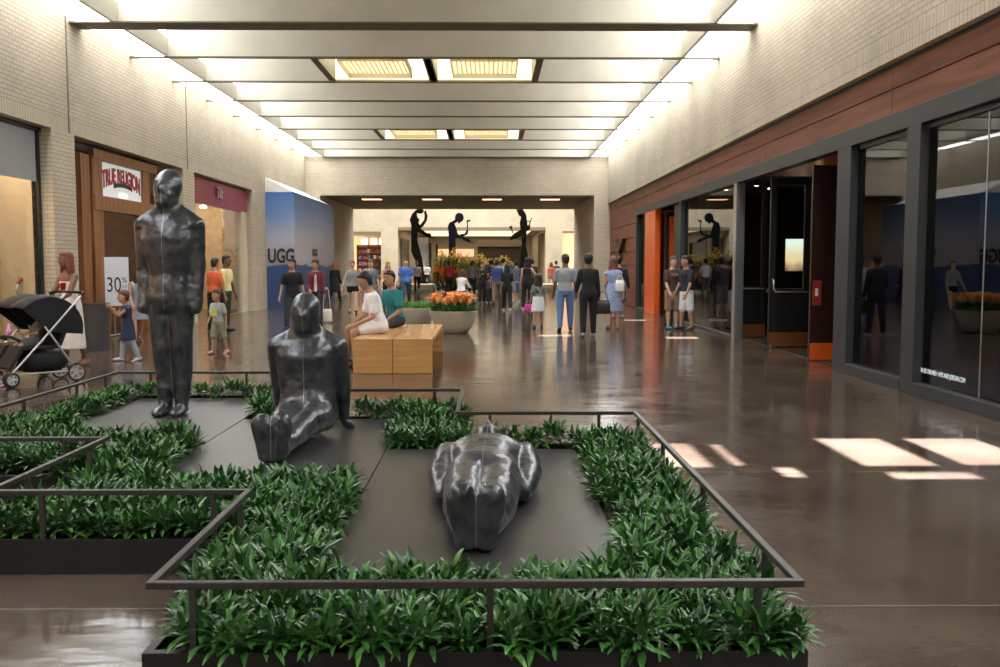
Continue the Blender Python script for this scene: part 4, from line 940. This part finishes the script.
# ------------------------------------------------------------------ people
SK = {'light': (.62,.36,.25), 'tan': (.42,.22,.13), 'brown': (.20,.095,.055), 'dark': (.11,.055,.035)}
def dirv(a, bx=0.0): return Vector((math.sin(bx), -math.sin(a)*math.cos(bx), -math.cos(a)*math.cos(bx)))
def person(label, px, py, h, face=0, skin='light', hair=('short', (.02,.015,.012)), top=('short', (.3,.3,.3)), bottom=('pants', (.05,.06,.1)), shoes=(.03,.03,.03),
           legs=((0,0),(0,0)), arms=((5,8,10),(5,8,10)), lean=3, headturn=0, at=None, seat=None, build=1.0, vox=.016, child=False, sockless=False, dress_len=.27, female=False, group=None, nod=0):
    skm = C_(SK[skin], .5, name='skin_'+skin, var=.05); eyem = C_((.01,.01,.01), .2, name='eye', var=0); lipm = C_((.35,.10,.08), .5, name='lips', var=0)
    p = at if at is not None else onz(px, py)
    root = thing('person', label, 'person', (p[0], p[1], 0), R(face), group)
    k = h; bw = build; hd = 1.28 if child else 1.0
    hz_ = .50*k
    tl, sl = .245*k, .225*k
    # legs
    J = []
    for s, (a, kn) in zip((-1, 1), legs):
        hip = Vector((s*.052*k*bw, 0, 0)); a_ = R(a); b_ = R(a-kn)
        spread = s*R(2.0 if seat is None else 7)
        knee = hip+dirv(a_, spread)*tl; ank = knee+dirv(b_, spread*.6)*sl
        J.append((s, hip, knee, ank, b_))
    low = min(j[3].z for j in J); base = (seat+.062*k) if seat is not None else (.045*k-low)
    H = Vector((0, 0, base))
    J = [(s, a+H, b+H, c+H, d) for s, a, b, c, d in J]
    if seat is not None: J = [(s, a, b, (Vector((c.x, c.y, .045*k))), d) for s, a, b, c, d in J]
    th = R(lean); up = Vector((0, -math.sin(th), math.cos(th))); fw = Vector((0, -math.cos(th), -math.sin(th)))
    sp_ = lambda t, f=0: H + up*(t*k) + fw*(f*k)
    W = .92 if female else 1.0
    prof = [(-.05,.078,.058),(0,.096 if female else .088,.066),(.05,.084*W,.059),(.11,.072*W,.051),(.17,.082*W,.059),(.22,.088*W,.063),(.255,.086*W,.057),(.280,.066*W,.047),(.298,.046,.039),(.325,.034,.034),(.36,.032,.033)]
    def torso(b, infl, t0, t1, f=1.0):
        rs = [(sp_(t), UX, tuple(-fw), rx*k*bw*f+infl, ry*k*bw*f+infl) for t, rx, ry in prof if t0 <= t <= t1]
        b.loft(rs, 22, p=.95)
    body = MB(); torso(body, 0, -.05, .36)
    hc = sp_(.405 if not child else .42, .012); hs = 1.06*hd*k/1.75
    hm = Matrix.Rotation(R(headturn), 3, 'Z') @ Matrix.Rotation(R(nod), 3, 'X')
    hf = lambda x, y, z: hc + hm @ (Vector((x, y, z))*hs)
    hx = hm @ Vector(UX); hy = hm @ Vector(UY)
    body.loft([(hf(0,.01,-.12),hx,hy,.045*hs,.05*hs),(hf(0,-.012,-.105),hx,hy,.050*hs,.070*hs),(hf(0,-.008,-.06),hx,hy,.066*hs,.086*hs),(hf(0,0,0),hx,hy,.076*hs,.096*hs),(hf(0,.004,.05),hx,hy,.073*hs,.092*hs),(hf(0,.006,.09),hx,hy,.052*hs,.066*hs),(hf(0,.006,.112),hx,hy,.02*hs,.028*hs)], 20)
    body.cone(hf(0,-.088,.005), hf(0,-.108,-.028), .009*hs, .014*hs, 8)
    for s in (-1, 1): body.cone(hf(s*.076,.01,.01), hf(s*.078,.012,-.025), .012*hs, .009*hs, 8)
    Ar = []
    for s, (a, o_, e_) in zip((-1, 1), arms):
        sh = sp_(.257)+Vector((s*.094*k*bw*W, 0, 0)); d1 = dirv(R(a)+th*0, s*R(o_)); el = sh+d1*(.165*k); inn = s*R(o_) - s*R(min(e_, 70)*.30 if e_ > 25 else 0)
        d2 = dirv(R(a+e_), inn); wr = el+d2*(.145*k); Ar.append((s, sh, el, wr, d2))
    ex = MB()
    for s, sh, el, wr, d2 in Ar:
        body.cone(sh, el, .029*k*bw, .022*k*bw, 10); body.cone(el, wr, .023*k*bw, .0145*k, 10)
        pal = wr+d2*(.045*k); body.cone(wr, pal, .015*k, .018*k, 10)
        side = Vector((0,-1,0)) if abs(d2.y) < .7 else Vector((-s,0,0)); side = (side - d2*side.dot(d2)).normalized()
        cur = Vector((-s,0,0)) if abs(d2.y) < .7 else Vector((0,0,-1)); cur = (cur-d2*cur.dot(d2)-side*cur.dot(side)).normalized()
        for q, ln in enumerate((.040,.046,.043,.034)):
            b0 = pal+side*((1.5-q)*.0095*k); kn_ = b0+(d2*.85+cur*.35).normalized()*(ln*.55*k); ex.cone(b0, kn_, .0052*k, .0048*k, 6, 0, 2); ex.cone(kn_, kn_+(d2*.5+cur*.8).normalized()*(ln*.5*k), .0048*k, .0038*k, 6, 0, 2)
        t0 = wr+d2*.012*k+side*.010*k; t1 = t0+(d2*.6+side*.8).normalized()*.028*k; ex.cone(t0, t1, .006*k, .0052*k, 6, 0, 2); ex.cone(t1, t1+(d2*.9+cur*.3).normalized()*.022*k, .0052*k, .004*k, 6, 0, 2)
    for s, hip, kn, an, bb in J:
        body.cone(hip, kn, .047*k*bw, .031*k*bw, 12); body.cone(kn, kn+(an-kn)*.3, .031*k, .033*k*bw, 12); body.cone(kn+(an-kn)*.3, an, .032*k*bw, .018*k, 12)
        body.cone(an, an+Vector((0,-.07*k,-.022*k)), .019*k, .017*k, 8)
    for s in (-1, 1):
        ex.ell(hf(s*.030,-.088,.012), .012*hs, .007*hs, .006*hs, 8, 6, 1)
        ex.cone(hf(s*.018,-.094,.030), hf(s*.044,-.084,.030), .0035*hs, .0025*hs, 6, 1, 1)
    ex.cone(hf(-.018,-.092,-.055), hf(.018,-.092,-.055), .005*hs, .005*hs, 6, 2, 1)
    me = remesh(body, vox, [skm, eyem, lipm], 3, .5, ex, 'body'); link('body', me, root)
    # clothes
    cv_ = vox*.95
    def garment(nm, mb, col, sm=3, rough=.85): 
        mm = C_(col, rough, name='fabric', var=.10, vscale=8, bump=.25, bscale=25) if not isinstance(col, bpy.types.Material) else col
        return link(nm, remesh(mb, cv_, mm, sm, .5, name=nm), root)
    g = .007+vox*.3
    kind, col = top[0], top[1]
    g2 = MB()
    if kind == 'strapless': torso(g2, g, .03, .235)
    elif kind == 'tank': torso(g2, g, -.01, .28)
    else:
        torso(g2, g*1.25, -.035 if kind != 'dress' else .0, .300)
        f = .55 if kind in ('short', 'dress_short') else .98
        for s, sh, el, wr, d2 in Ar:
            sh2 = sh+Vector((-s*.02*k,0,0))
            if kind == 'dress': g2.cone(sh2, sh+(el-sh)*.12, .034*k*bw+g*.6, .034*k*bw+g*.3, 12, 0, 2); continue
            if kind in ('short', 'dress_short'): g2.cone(sh2, sh, .031*k*bw+g, .030*k*bw+g, 14, 0, 3); g2.cone(sh, sh+(el-sh)*f*1.3, .030*k*bw+g, .028*k*bw+g*1.2, 14, 0, 1)
            else: g2.cone(sh2, sh, .031*k*bw+g, .030*k*bw+g, 14, 0, 3); g2.cone(sh, el, .030*k*bw+g, .025*k*bw+g, 14, 0, 2); g2.cone(el, el+(wr-el)*.93, .025*k*bw+g, .017*k+g, 14, 0, 1)
    if kind in ('dress', 'coat', 'dress_short') or (kind == 'strapless' and bottom[0] == 'none'):
        L = dress_len*k
        g2.loft([(H+Vector((0,0,.09*k)),UX,UY,.080*k*bw+g,.060*k*bw+g), (H+Vector((0,0,.0)),UX,UY,.102*k*bw+g,.074*k*bw+g), (H+Vector((0,.0,-L*.5)),UX,UY,.112*k*bw+g,.088*k*bw+g), (H+Vector((0,0,-L)),UX,UY,.118*k*bw+g*1.5,.098*k*bw+g*1.5)], 26)
    garment({'dress':'dress','dress_short':'dress','coat':'coat','long':'jacket' if len(top) > 2 else 'shirt'}.get(kind, 'top' if female else 'shirt'), g2, col)
    if bottom[0] != 'none':
        g3 = MB(); kind2 = bottom[0]
        if kind2 in ('skirt', 'long_skirt'):
            L = .20*k if kind2 == 'skirt' else .36*k
            g3.loft([(H+Vector((0,0,.08*k)),UX,UY,.080*k*bw+g,.060*k*bw+g), (H,UX,UY,.102*k*bw+g,.074*k*bw+g), (H+Vector((0,0,-L*.5)),UX,UY,.112*k*bw+g,.084*k*bw+g), (H+Vector((0,0,-L)),UX,UY,.118*k*bw+g*1.5,.098*k*bw+g)], 26)
        else:
            torso(g3, g*.9, -.05, .055)
            for s, hip, kn, an, bb in J:
                if kind2 == 'pants': g3.cone(hip, kn, .049*k*bw+g, .036*k*bw+g, 14, 0, 2); g3.cone(kn, kn+(an-kn)*.96, .036*k*bw+g, .027*k+g*.8, 14, 0, 1)
                elif kind2 == 'shorts': g3.cone(hip, kn+(hip-kn)*(.02 if seat is None else .30), .051*k*bw+g, .043*k*bw+g*1.5, 14, 0, 1)
                elif kind2 == 'short_shorts': g3.cone(hip, hip+(kn-hip)*.33, .051*k*bw+g, .050*k*bw+g, 14, 0, 1)
        garment({'pants':'trousers','shorts':'shorts','short_shorts':'shorts'}.get(kind2, 'skirt'), g3, bottom[1])
    for s, hip, kn, an, bb in J:
        sh_ = MB(); pit = max(-.9, min(.9, -bb*.8)) if seat is None else 0
        T = Matrix.Rotation(pit, 3, 'X'); q = lambda y, z: an + T @ Vector((s*.004*k, y*k, z*k))
        sh_.loft([(q(.034,-.024),UX,(0,0,1),.014*k,.014*k),(q(.02,-.018),UX,(0,0,1),.024*k,.026*k),(q(-.03,-.018),UX,(0,0,1),.026*k,.026*k),(q(-.085,-.026),UX,(0,0,1),.029*k,.018*k),(q(-.118,-.031),UX,(0,0,1),.018*k,.011*k)], 14)
        obj('shoe', sh_, C_(shoes, .5, name='shoe', var=.05), root, smooth=True)
    # hair
    hk, hcol = hair[0], hair[1]; hmm = C_(hcol, .55, name='hair', var=.25, vscale=30, bump=.5, bscale=50); hb = MB()
    if hk != 'bald':
        hb.loft([(hf(0,.050,-.085),hx,hy,.055*hs,.042*hs),(hf(0,.045,-.045),hx,hy,.070*hs,.056*hs),(hf(0,.035,-.01),hx,hy,.080*hs,.072*hs),(hf(0,.026,.035),hx,hy,.086*hs,.088*hs),(hf(0,.004,.070),hx,hy,.082*hs,.104*hs),(hf(0,.006,.105),hx,hy,.062*hs,.078*hs),(hf(0,.006,.128),hx,hy,.03*hs,.04*hs)], 22)
        if hk in ('long', 'verylong'):
            L = .30 if hk == 'long' else .42
            hb.loft([(hf(0,.035,.05),hx,hy,.082*hs,.070*hs),(hf(0,.045,-.05),hx,hy,.092*hs,.062*hs),(hf(0,.058,-.16),hx,hy,.098*hs,.050*hs),(hf(0,.062,-L),hx,hy,.085*hs,.038*hs),(hf(0,.062,-L-.05),hx,hy,.05*hs,.02*hs)], 20)
            for s in (-1, 1): hb.cone(hf(s*.074,-.015,.03), hf(s*.088,-.02,-.17), .020*hs, .026*hs, 10)
        if hk == 'bun': hb.ell(hf(0,.10,.06), .045*hs, .04*hs, .045*hs)
        if hk == 'curly':
            for q_ in range(40):
                v = Vector((random.uniform(-1,1), random.uniform(-.4,1), random.uniform(-.1,1))).normalized(); hb.ell(hf(v.x*.082, .015+v.y*.095, .03+v.z*.095), .026*hs, .026*hs, .026*hs, 8, 6)
        link('hair', remesh(hb, min(vox, .014), hmm, 2, .5, name='hair'), root)
    return root, Ar, H, J, hf
def world_of(root, v): return Matrix.Translation(root.location) @ Matrix.Rotation(root.rotation_euler.z, 4, 'Z') @ Vector(v)
def handbag(label, root, handp, col, w=.28, h=.22, d=.10, drop=.22, cat='handbag', zmin=None):
    p = world_of(root, handp)
    t = thing('handbag', label, cat, (p.x, p.y, p.z-drop-h), root.rotation_euler.z)
    b = MB(); b.loft([((0,0,0),UX,UY,w*.42,d*.5),((0,0,.02),UX,UY,w*.5,d*.55),((0,0,h*.7),UX,UY,w*.47,d*.45),((0,0,h),UX,UY,w*.42,d*.2)], 20, p=.6); obj('pouch', b, C_(col, .5, name='bag_leather'), t, smooth=True)
    b = MB(); n = 10; b.tube([(-w*.3*math.cos(PI*i/n)*1.0, 0, h+drop*math.sin(PI*i/n)) for i in range(n+1)], .008, 6); obj('strap', b, C_(col, .5, name='bag_leather'), t, smooth=True)
    return t
random.seed(5)
BK = (.012,.012,.014)
stand = ((2,0),(-2,2)); walk = ((22,6),(-16,14)); walk2 = ((-14,16),(20,4))
# woman with stroller
w, Ar, H, J, hf = person('woman with long auburn hair in a white strapless dress pushing the stroller', 73, 366, 1.58, -30, 'brown', ('verylong', (.20,.055,.02)), ('strapless', (.82,.76,.70)), ('long_skirt', (.80,.74,.70)), (.25,.14,.08), ((6,2),(-6,8)), ((28,8,38),(28,8,38)), 3, -8, vox=.011, female=True)
# stroller
sx, sy = onz(33, 381).x, onz(33, 381).y
t = thing('stroller', 'black double stroller with silver tubes and grey wheels', 'stroller', (sx, sy, 0), R(-40))
# local: front = -Y, width along X
blk = C_((.005,.005,.006), .7, name='stroller_fabric', var=.1); sil = M['steel']
def arcp(n, r0, a0, a1, cy, cz, sy_=1.0): return [(cy+r0*sy_*math.cos(R(a0+(a1-a0)*i/n)), cz+r0*math.sin(R(a0+(a1-a0)*i/n))) for i in range(n+1)]
for s in (-1, 1):
    cx = s*.20
    b = MB(); n = 12; rs = []
    for i in range(n+1):        # canopy hoop from the back over the top to the front
        a = R(-10+150*i/n); cy, cz = .05, .62; y = cy+.38*math.cos(a); z = cz+.36*math.sin(a)
        rs.append([(cx-.20, y, z), (cx-.17, y+.02*math.cos(a), z+.035), (cx, y+.03*math.cos(a), z+.055), (cx+.17, y+.02*math.cos(a), z+.035), (cx+.20, y, z), (cx+.17, y-.005, z+.020), (cx, y-.01, z+.035), (cx-.17, y-.005, z+.020)])
    b.rings([[Vector(q) for q in r_] for r_ in rs]); obj('canopy', b, blk, t, smooth=True)
    for sd in (-1, 1):
        b = MB(); fan = [(.05, .60)]+[(.05+.38*math.cos(R(-10+150*i/n)), .62+.36*math.sin(R(-10+150*i/n))) for i in range(n+1)]
        b.prism(fan, cx+sd*.198-.004, cx+sd*.198+.004, lambda u, v, w_: Vector((w_, u, v))); obj('canopy_side', b, blk, t)
    b = MB(); b.box(cx-.185, cx+.185, -.28, .16, .40, .45); b.prism([(.12,.42),(.18,.42),(.38,.90),(.32,.92)], cx-.185, cx+.185, lambda u, v, w_: Vector((w_, u, v))); b.prism([(-.28,.45),(-.24,.40),(-.40,.18),(-.44,.20)], cx-.17, cx+.17, lambda u, v, w_: Vector((w_, u, v))); obj('seat', b, blk, t, bevel=.02)
    b = MB(); b.tube([(cx-.17,-.30,.52),(cx-.12,-.36,.56),(cx+.12,-.36,.56),(cx+.17,-.30,.52)], .018); obj('bumper_bar', b, blk, t, smooth=True)
    b = MB(); b.loft([((cx,.02,.14),UX,UY,.15,.20),((cx,.04,.22),UX,UY,.18,.26),((cx,.05,.36),UX,UY,.19,.27)], 16, p=.6); obj('basket', b, blk, t, smooth=True)
for x in (-.41, 0, .41):
    b = MB(); b.tube([(x,-.42,.14),(x,-.05,.52),(x,.42,1.02)], .013, 8); b.tube([(x,.33,.13),(x,-.02,.66)], .013, 8); b.tube([(x,-.42,.14),(x,.33,.13)], .010, 8); obj('frame_tube', b, sil, t, smooth=True)
b = MB(); b.tube([(-.41,.42,1.02),(-.36,.47,1.05),(.36,.47,1.05),(.41,.42,1.02)], .018, 10); obj('handlebar', b, blk, t, smooth=True)
wm = C_((.5,.5,.52), .35, name='wheel_rim'); 
for x, y, r_ in ((-.41,.33,.11),(0,.33,.11),(.41,.33,.11),(-.41,-.42,.085),(0,-.42,.085),(.41,-.42,.085)):
    for dx in ((-.03,.03) if y < 0 else (0,)):
        b = MB(); n = 24; rs = []
        for i in range(n+1):
            a = 2*PI*i/n; rs.append([Vector((x+dx+.014*math.cos(c), y+(r_-.014+.014*math.sin(c))*math.cos(a), r_+(r_-.014+.014*math.sin(c))*math.sin(a))) for c in [2*PI*j/8 for j in range(8)]])
        b.rings(rs, cap=False); wt = obj('wheel', b, C_((.02,.02,.02), .7, name='tyre'), t, smooth=True)
        b = MB()
        for i in range(5):
            a = 2*PI*i/5; b.cone((x+dx,y,r_), (x+dx, y+(r_-.025)*math.cos(a), r_+(r_-.025)*math.sin(a)), .014, .010, 8)
        n = 20; b.tube([(x+dx, y+(r_-.028)*math.cos(2*PI*i/n), r_+(r_-.028)*math.sin(2*PI*i/n)) for i in range(n+1)], .007, 6)
        obj('hub', b, wm, wt, smooth=True)
def on_stroller(v): return Matrix.Translation((sx, sy, 0)) @ Matrix.Rotation(R(-40), 4, 'Z') @ Vector(v)
p = on_stroller((-.15,.47,1.07)); b = MB(); b.lathe([(.028,0),(.036,.085),(.038,.09),(.03,.09)], n=20); o = obj('cup', b, mat('red_plastic_cup', (.6,.03,.02), .4), None, loc=p, smooth=True); tag(o, 'small red cup on the stroller handlebar', 'cup')
p = on_stroller((.2,-.05,.47)); person('toddler reclining in the stroller with bare legs stretched forward', 0, 0, .80, -40, 'tan', ('short', (.03,.02,.015)), ('short', (.12,.10,.12)), ('shorts', (.08,.08,.1)), (.5,.3,.5), ((80,20),(80,20)), ((40,8,50),(40,8,50)), -18, at=(p.x, p.y), seat=.44, vox=.012, child=True)
p = on_stroller((.26,-.36,.58)); b = MB(); b.lathe([(.025,0),(.032,.06),(.018,.07),(.018,.12),(.01,.13)], n=16); o = obj('sippy_cup', b, mat('pink_plastic', (.75,.25,.6), .4), None, loc=p, smooth=True); tag(o, 'pink and purple baby bottle resting on the stroller bar', 'bottle')
# shop door: mother and girl
person('woman in a pale blue sleeveless top bending behind the little girl', 138, 343, 1.42, 35, 'tan', ('long', (.03,.02,.015)), ('tank', (.35,.45,.60)), ('skirt', (.30,.32,.38)), (.1,.08,.07), walk, ((20,10,30),(20,10,30)), 18, 10, vox=.013, female=True)
person('little girl in a navy dress and pale leggings by the shop sign', 129, 361, 1.00, -55, 'tan', ('short', (.08,.035,.02)), ('dress', (.02,.03,.08)), ('pants', (.35,.42,.52)), (.72,.60,.72), ((12,4),(-10,10)), ((50,5,95),(50,5,95)), 5, -10, vox=.011, child=True, dress_len=.20, female=True)
w, Ar, H, J, hf = person('small boy in grey tee with yellow print and khaki shorts', 219, 354, .98, -22, 'tan', ('short', (.05,.025,.015)), ('short', (.38,.39,.40)), ('shorts', (.24,.26,.16)), (.55,.25,.22), ((10,2),(-10,10)), ((12,6,14),(-12,10,20)), 2, -20, vox=.010, child=True)
b = MB()
for q in range(4): b.box(-.055, .055, -.004, .004, q*.028, q*.028+.018)
o = obj('shirt_print', b, C_((.55,.75,.12), name='yellow_print'), w, loc=(0, H.y-.098, H.z+.10), rot=(R(2),0,0))
person('man in an orange shirt inside the magenta fronted shop', 215, 331, 1.52, 150, 'tan', ('short', BK), ('short', (.75,.14,.05)), ('pants', BK), vox=.02, legs=stand)
person('man in a pale yellow shirt in the magenta shop doorway', 226, 330, 1.58, 75, 'brown', ('short', BK), ('short', (.78,.66,.34)), ('pants', (.04,.06,.04)), vox=.016, legs=stand, build=1.05)
# strolling group centre left
w, Ar, H, J, hf = person('man in a black polo shirt and dark jeans striding towards the planters', 293, 330, 1.55, 8, 'tan', ('short', BK), ('short', (.010,.010,.012)), ('pants', (.02,.024,.035)), BK, walk, ((8,12,10),(-8,12,12)), 2, -35, vox=.013, build=1.03)
w, Ar, H, J, hf = person('person in a maroon jacket with a cream shoulder bag beside the black polo man', 316, 323, 1.53, 12, 'tan', ('curly', BK), ('long', (.13,.018,.03), 1), ('pants', (.02,.024,.035)), BK, walk2, ((10,8,50),(4,8,10)), 2, -20, vox=.013, female=True)
b = MB(); b.loft([(H+Vector((0,-.118,.03)),UX,(0,0,1),.035,.05),(H+Vector((0,-.125,.30)),UX,(0,0,1),.028,.10)], 10); o = link('inner_shirt', b.mesh('inner_shirt', C_((.6,.5,.47))), w)
handbag('cream canvas shoulder bag hanging beside the maroon jacket', w, Ar[1][3]+Vector((.05,0,.15)), (.68,.62,.52), .26, .30, .08, .5)
w, Ar, H, J, hf = person('woman with orange hair in a long black coat walking away left of the passage', 335, 303, 1.50, 165, 'light', ('long', (.30,.09,.03)), ('coat', BK), ('pants', BK), BK, walk, ((5,8,15),(5,8,15)), 3, 0, vox=.016, female=True, dress_len=.24)
w, Ar, H, J, hf = person('woman in grey sweatshirt and black short shorts with bare legs', 353, 313, 1.52, 5, 'light', ('bun', (.20,.08,.04)), ('long', (.30,.31,.31)), ('short_shorts', BK), BK, walk2, ((5,18,25),(10,8,20)), 2, 0, vox=.015, female=True)
person('person in slate blue tee behind the seated white shirted man', 371, 311, 1.55, 5, 'light', ('short', (.10,.05,.03)), ('short', (.18,.22,.29)), ('shorts', (.3,.27,.22)), BK, walk, ((5,10,15),(5,10,15)), 2, 15, vox=.016, build=1.08)
person('woman in a bright pink tank top behind the seated men', 388, 306, 1.52, 8, 'light', ('long', (.45,.30,.14)), ('tank', (.85,.16,.38)), ('pants', BK), BK, walk2, ((5,12,20),(5,12,20)), 2, 0, vox=.015, female=True, build=1.05)
w, Ar, H, J, hf = person('man in a bright blue short sleeved shirt and jeans walking towards the bench', 406, 305, 1.60, 5, 'light', ('short', (.10,.05,.03)), ('short', (.07,.18,.58)), ('pants', (.05,.08,.13)), BK, walk, ((5,10,12),(-5,10,12)), 2, 0, vox=.015, build=1.12)
handbag('small black bag hanging at the hip of the blue shirted man', w, Ar[0][3]+Vector((0,0,.1)), BK, .22, .18, .08, .15)
# seated pair
bx = xa+.02
person('man in a white shirt and white shorts sitting at the left edge of the bench', 0, 0, 1.62, -72, 'tan', ('short', (.015,.012,.012)), ('short', (.80,.78,.80)), ('shorts', (.78,.74,.72)), (.05,.05,.06), ((84,80),(80,86)), ((14,6,42),(4,6,60)), 16, -10, at=(bx+.21, 12.75), seat=.44, vox=.011, nod=18)
person('man in a teal shirt sitting behind the white shirted man, turned towards him', 0, 0, 1.60, -42, 'tan', ('short', BK), ('short', (.015,.20,.22)), ('pants', (.03,.03,.04)), (.05,.05,.06), ((84,80),(80,86)), ((12,6,50),(5,6,55)), 10, 10, at=(bx+.30, 14.05), seat=.44, vox=.012, build=1.03)
# centre crowd
def crowd(lst):
    for a in lst: person(*a[:4], **a[4])
crowd([
 ('person in a red tee standing before the flower bed', 449, 296, 1.52, dict(face=175, skin='brown', top=('short',(.42,.04,.03)), bottom=('pants',BK), legs=stand, vox=.02)),
 ('person in a checked grey shirt at the right of the flower bed', 472, 297, 1.50, dict(face=170, skin='tan', top=('short',(.16,.15,.15)), bottom=('pants',BK), legs=stand, vox=.02)),
 ('dark dressed person with folded arms left of the crowd', 482, 304, 1.45, dict(face=20, skin='tan', top=('short',BK), bottom=('pants',BK), legs=stand, arms=((25,8,95),(25,8,95)), vox=.018)),
 ('person in a royal blue shirt and brown trousers with back turned in the crowd', 497, 305, 1.58, dict(face=178, skin='tan', top=('short',(.025,.05,.20)), bottom=('pants',(.14,.10,.08)), legs=walk, vox=.018)),
 ('woman with long black hair in black in the middle of the crowd', 507, 311, 1.42, dict(face=180, skin='tan', hair=('long',BK), top=('short',BK), bottom=('pants',BK), shoes=(.6,.6,.6), legs=walk2, vox=.016, female=True)),
 ('person in a white tee deep in the crowd', 503, 298, 1.60, dict(face=170, skin='light', top=('short',(.72,.72,.74)), bottom=('pants',(.1,.1,.12)), legs=stand, vox=.02)),
 ('person in a slate blue top and denim shorts in the crowd', 516, 303, 1.56, dict(face=178, skin='tan', top=('short',(.08,.10,.15)), bottom=('shorts',(.14,.22,.34)), shoes=(.5,.5,.5), legs=walk, vox=.018)),
 ('tall person all in black at the right of the crowd reaching an arm left', 527, 310, 1.58, dict(face=165, skin='light', hair=('long',BK), top=('tank',BK), bottom=('pants',BK), shoes=(.65,.65,.65), legs=stand, arms=((15,30,40),(5,10,10)), vox=.016, female=True)),
 ('man in an olive dark shirt at the far right of the crowd', 532, 300, 1.58, dict(face=175, skin='tan', top=('short',(.05,.05,.04)), bottom=('pants',BK), legs=stand, vox=.02)),
 ('person in navy near the flower bed end of the crowd', 491, 298, 1.55, dict(face=175, skin='tan', top=('short',(.02,.03,.07)), bottom=('pants',BK), legs=stand, vox=.02)),
 ('small child in dark clothes at the front left of the crowd', 489, 303, .95, dict(face=180, skin='tan', top=('short',(.03,.03,.04)), bottom=('pants',BK), shoes=(.5,.5,.5), legs=stand, vox=.016, child=True)),
 ('distant person in a coral top by the pale right wall', 551, 290, 1.50, dict(face=170, skin='light', hair=('long',(.2,.1,.05)), top=('short',(.75,.18,.13)), bottom=('short_shorts',(.4,.3,.25)), legs=walk, vox=.022, female=True)),
 ('distant person in black walking beside the coral topped person', 556, 289, 1.58, dict(face=170, skin='light', top=('short',(.04,.04,.05)), bottom=('pants',(.6,.6,.6)), legs=walk2, vox=.022)),
 ('distant person in a white top right of the blue shirted man', 417, 293, 1.55, dict(face=10, skin='tan', top=('short',(.65,.63,.62)), bottom=('pants',BK), legs=walk, vox=.022)),
 ('distant person in a pale tee left of the silhouette giant', 427, 288, 1.50, dict(face=10, skin='tan', top=('short',(.6,.6,.6)), bottom=('pants',BK), legs=walk2, vox=.022)),
])
person('woman in a white top sitting behind the orange flowers', 0, 0, 1.50, 160, 'tan', ('long', (.06,.03,.02)), ('long', (.75,.72,.72)), ('pants', (.2,.2,.25)), BK, ((80,80),(80,80)), ((35,10,40),(35,10,40)), 12, 0, at=(onz(461,307).x, onz(461,307).y), seat=.40, vox=.016, female=True)
q = onz(461, 307); t = thing('stool', 'low stone block seat under the woman in white behind the orange flowers', 'seat', (q.x, q.y, 0)); box_obj('seat', (-.3,.3,-.22,.22,.33,.40), pm, t, .01); box_obj('base', (-.26,.26,-.18,.18,0,.33), pm, t)
# right group
w, Ar, H, J, hf = person('girl with long dark hair in a patterned top and white skirt near the crowd', 538, 328, 1.16, 178, 'tan', ('verylong', (.03,.015,.012)), ('short', mat('patterned_cloth', (.16,.20,.16), .8, var=.9, vscale=22)), ('skirt', (.72,.72,.74)), (.04,.04,.08), ((8,2),(-8,8)), ((5,12,15),(5,12,15)), 2, vox=.011, female=True, child=True)
handbag('magenta pink bag carried by the girl in the white skirt', w, Ar[1][3]+Vector((.04,0,.02)), (.55,.03,.30), .17, .15, .07, .06)
person('man in a grey short sleeved shirt and blue jeans walking away', 565, 331, 1.60, 180, 'brown', ('short', BK), ('short', (.30,.32,.33)), ('pants', (.12,.21,.40)), BK, ((4,2),(-6,8)), ((5,8,18),(5,8,18)), 2, 20, vox=.012, build=1.12)
w, Ar, H, J, hf = person('person in black with a black shoulder bag walking away beside the grey shirted man', 588, 337, 1.60, 180, 'brown', ('short', BK), ('long', (.013,.013,.016)), ('pants', (.012,.012,.014)), (.25,.25,.25), ((6,2),(-5,8)), ((5,8,15),(18,12,35)), 2, vox=.012, female=True, build=1.02)
handbag('black shoulder bag on the right side of the person in black', w, Ar[0][3]+Vector((-.07,0,.10)), (.010,.010,.012), .32, .26, .12, .16)
w, Ar, H, J, hf = person('woman in a pale blue knee length dress with bare legs near the red plank wall', 613, 329, 1.56, 176, 'light', ('long', (.15,.05,.03)), ('dress', mat('blue_pattern_dress', (.28,.34,.52), .8, var=.4, vscale=30)), ('none', None), (.30,.18,.12), ((4,2),(-4,6)), ((5,10,20),(10,10,60)), 2, vox=.012, female=True)
handbag('white shoulder bag hanging behind the woman in the pale blue dress', w, Vector((-.13,.12,H.z+.34)), (.74,.74,.76), .20, .24, .08, .10)
person('person in dark clothes mostly hidden beyond the woman in the blue dress', 618, 318, 1.58, 178, 'tan', ('short', BK), ('long', (.02,.018,.03)), ('shorts', (.10,.09,.10)), (.2,.2,.22), stand, ((5,14,20),(5,14,20)), 2, vox=.018, build=1.1)
w, Ar, H, J, hf = person('young man in a brown tee facing out by the dark window', 672, 329, 1.56, 12, 'light', ('short', (.03,.02,.015)), ('short', (.075,.042,.035)), ('shorts', (.30,.20,.14)), (.05,.28,.26), ((2,0),(-2,2)), ((12,5,30),(12,5,30)), 1, 10, vox=.012)
b = MB(); b.box(-.09, .09, -.004, .004, 0, .05); obj('shirt_print', b, C_((.35,.18,.12), name='faded_print'), w, loc=(0, H.y-.132, H.z+.33), rot=(R(2),0,0))
person('young man in a navy tee and white shorts talking by the dark window', 686, 330, 1.57, -62, 'tan', ('short', BK), ('short', (.022,.026,.040)), ('shorts', (.72,.72,.78)), (.04,.035,.035), ((4,0),(-4,4)), ((10,5,18),(8,5,22)), 2, -10, vox=.012)
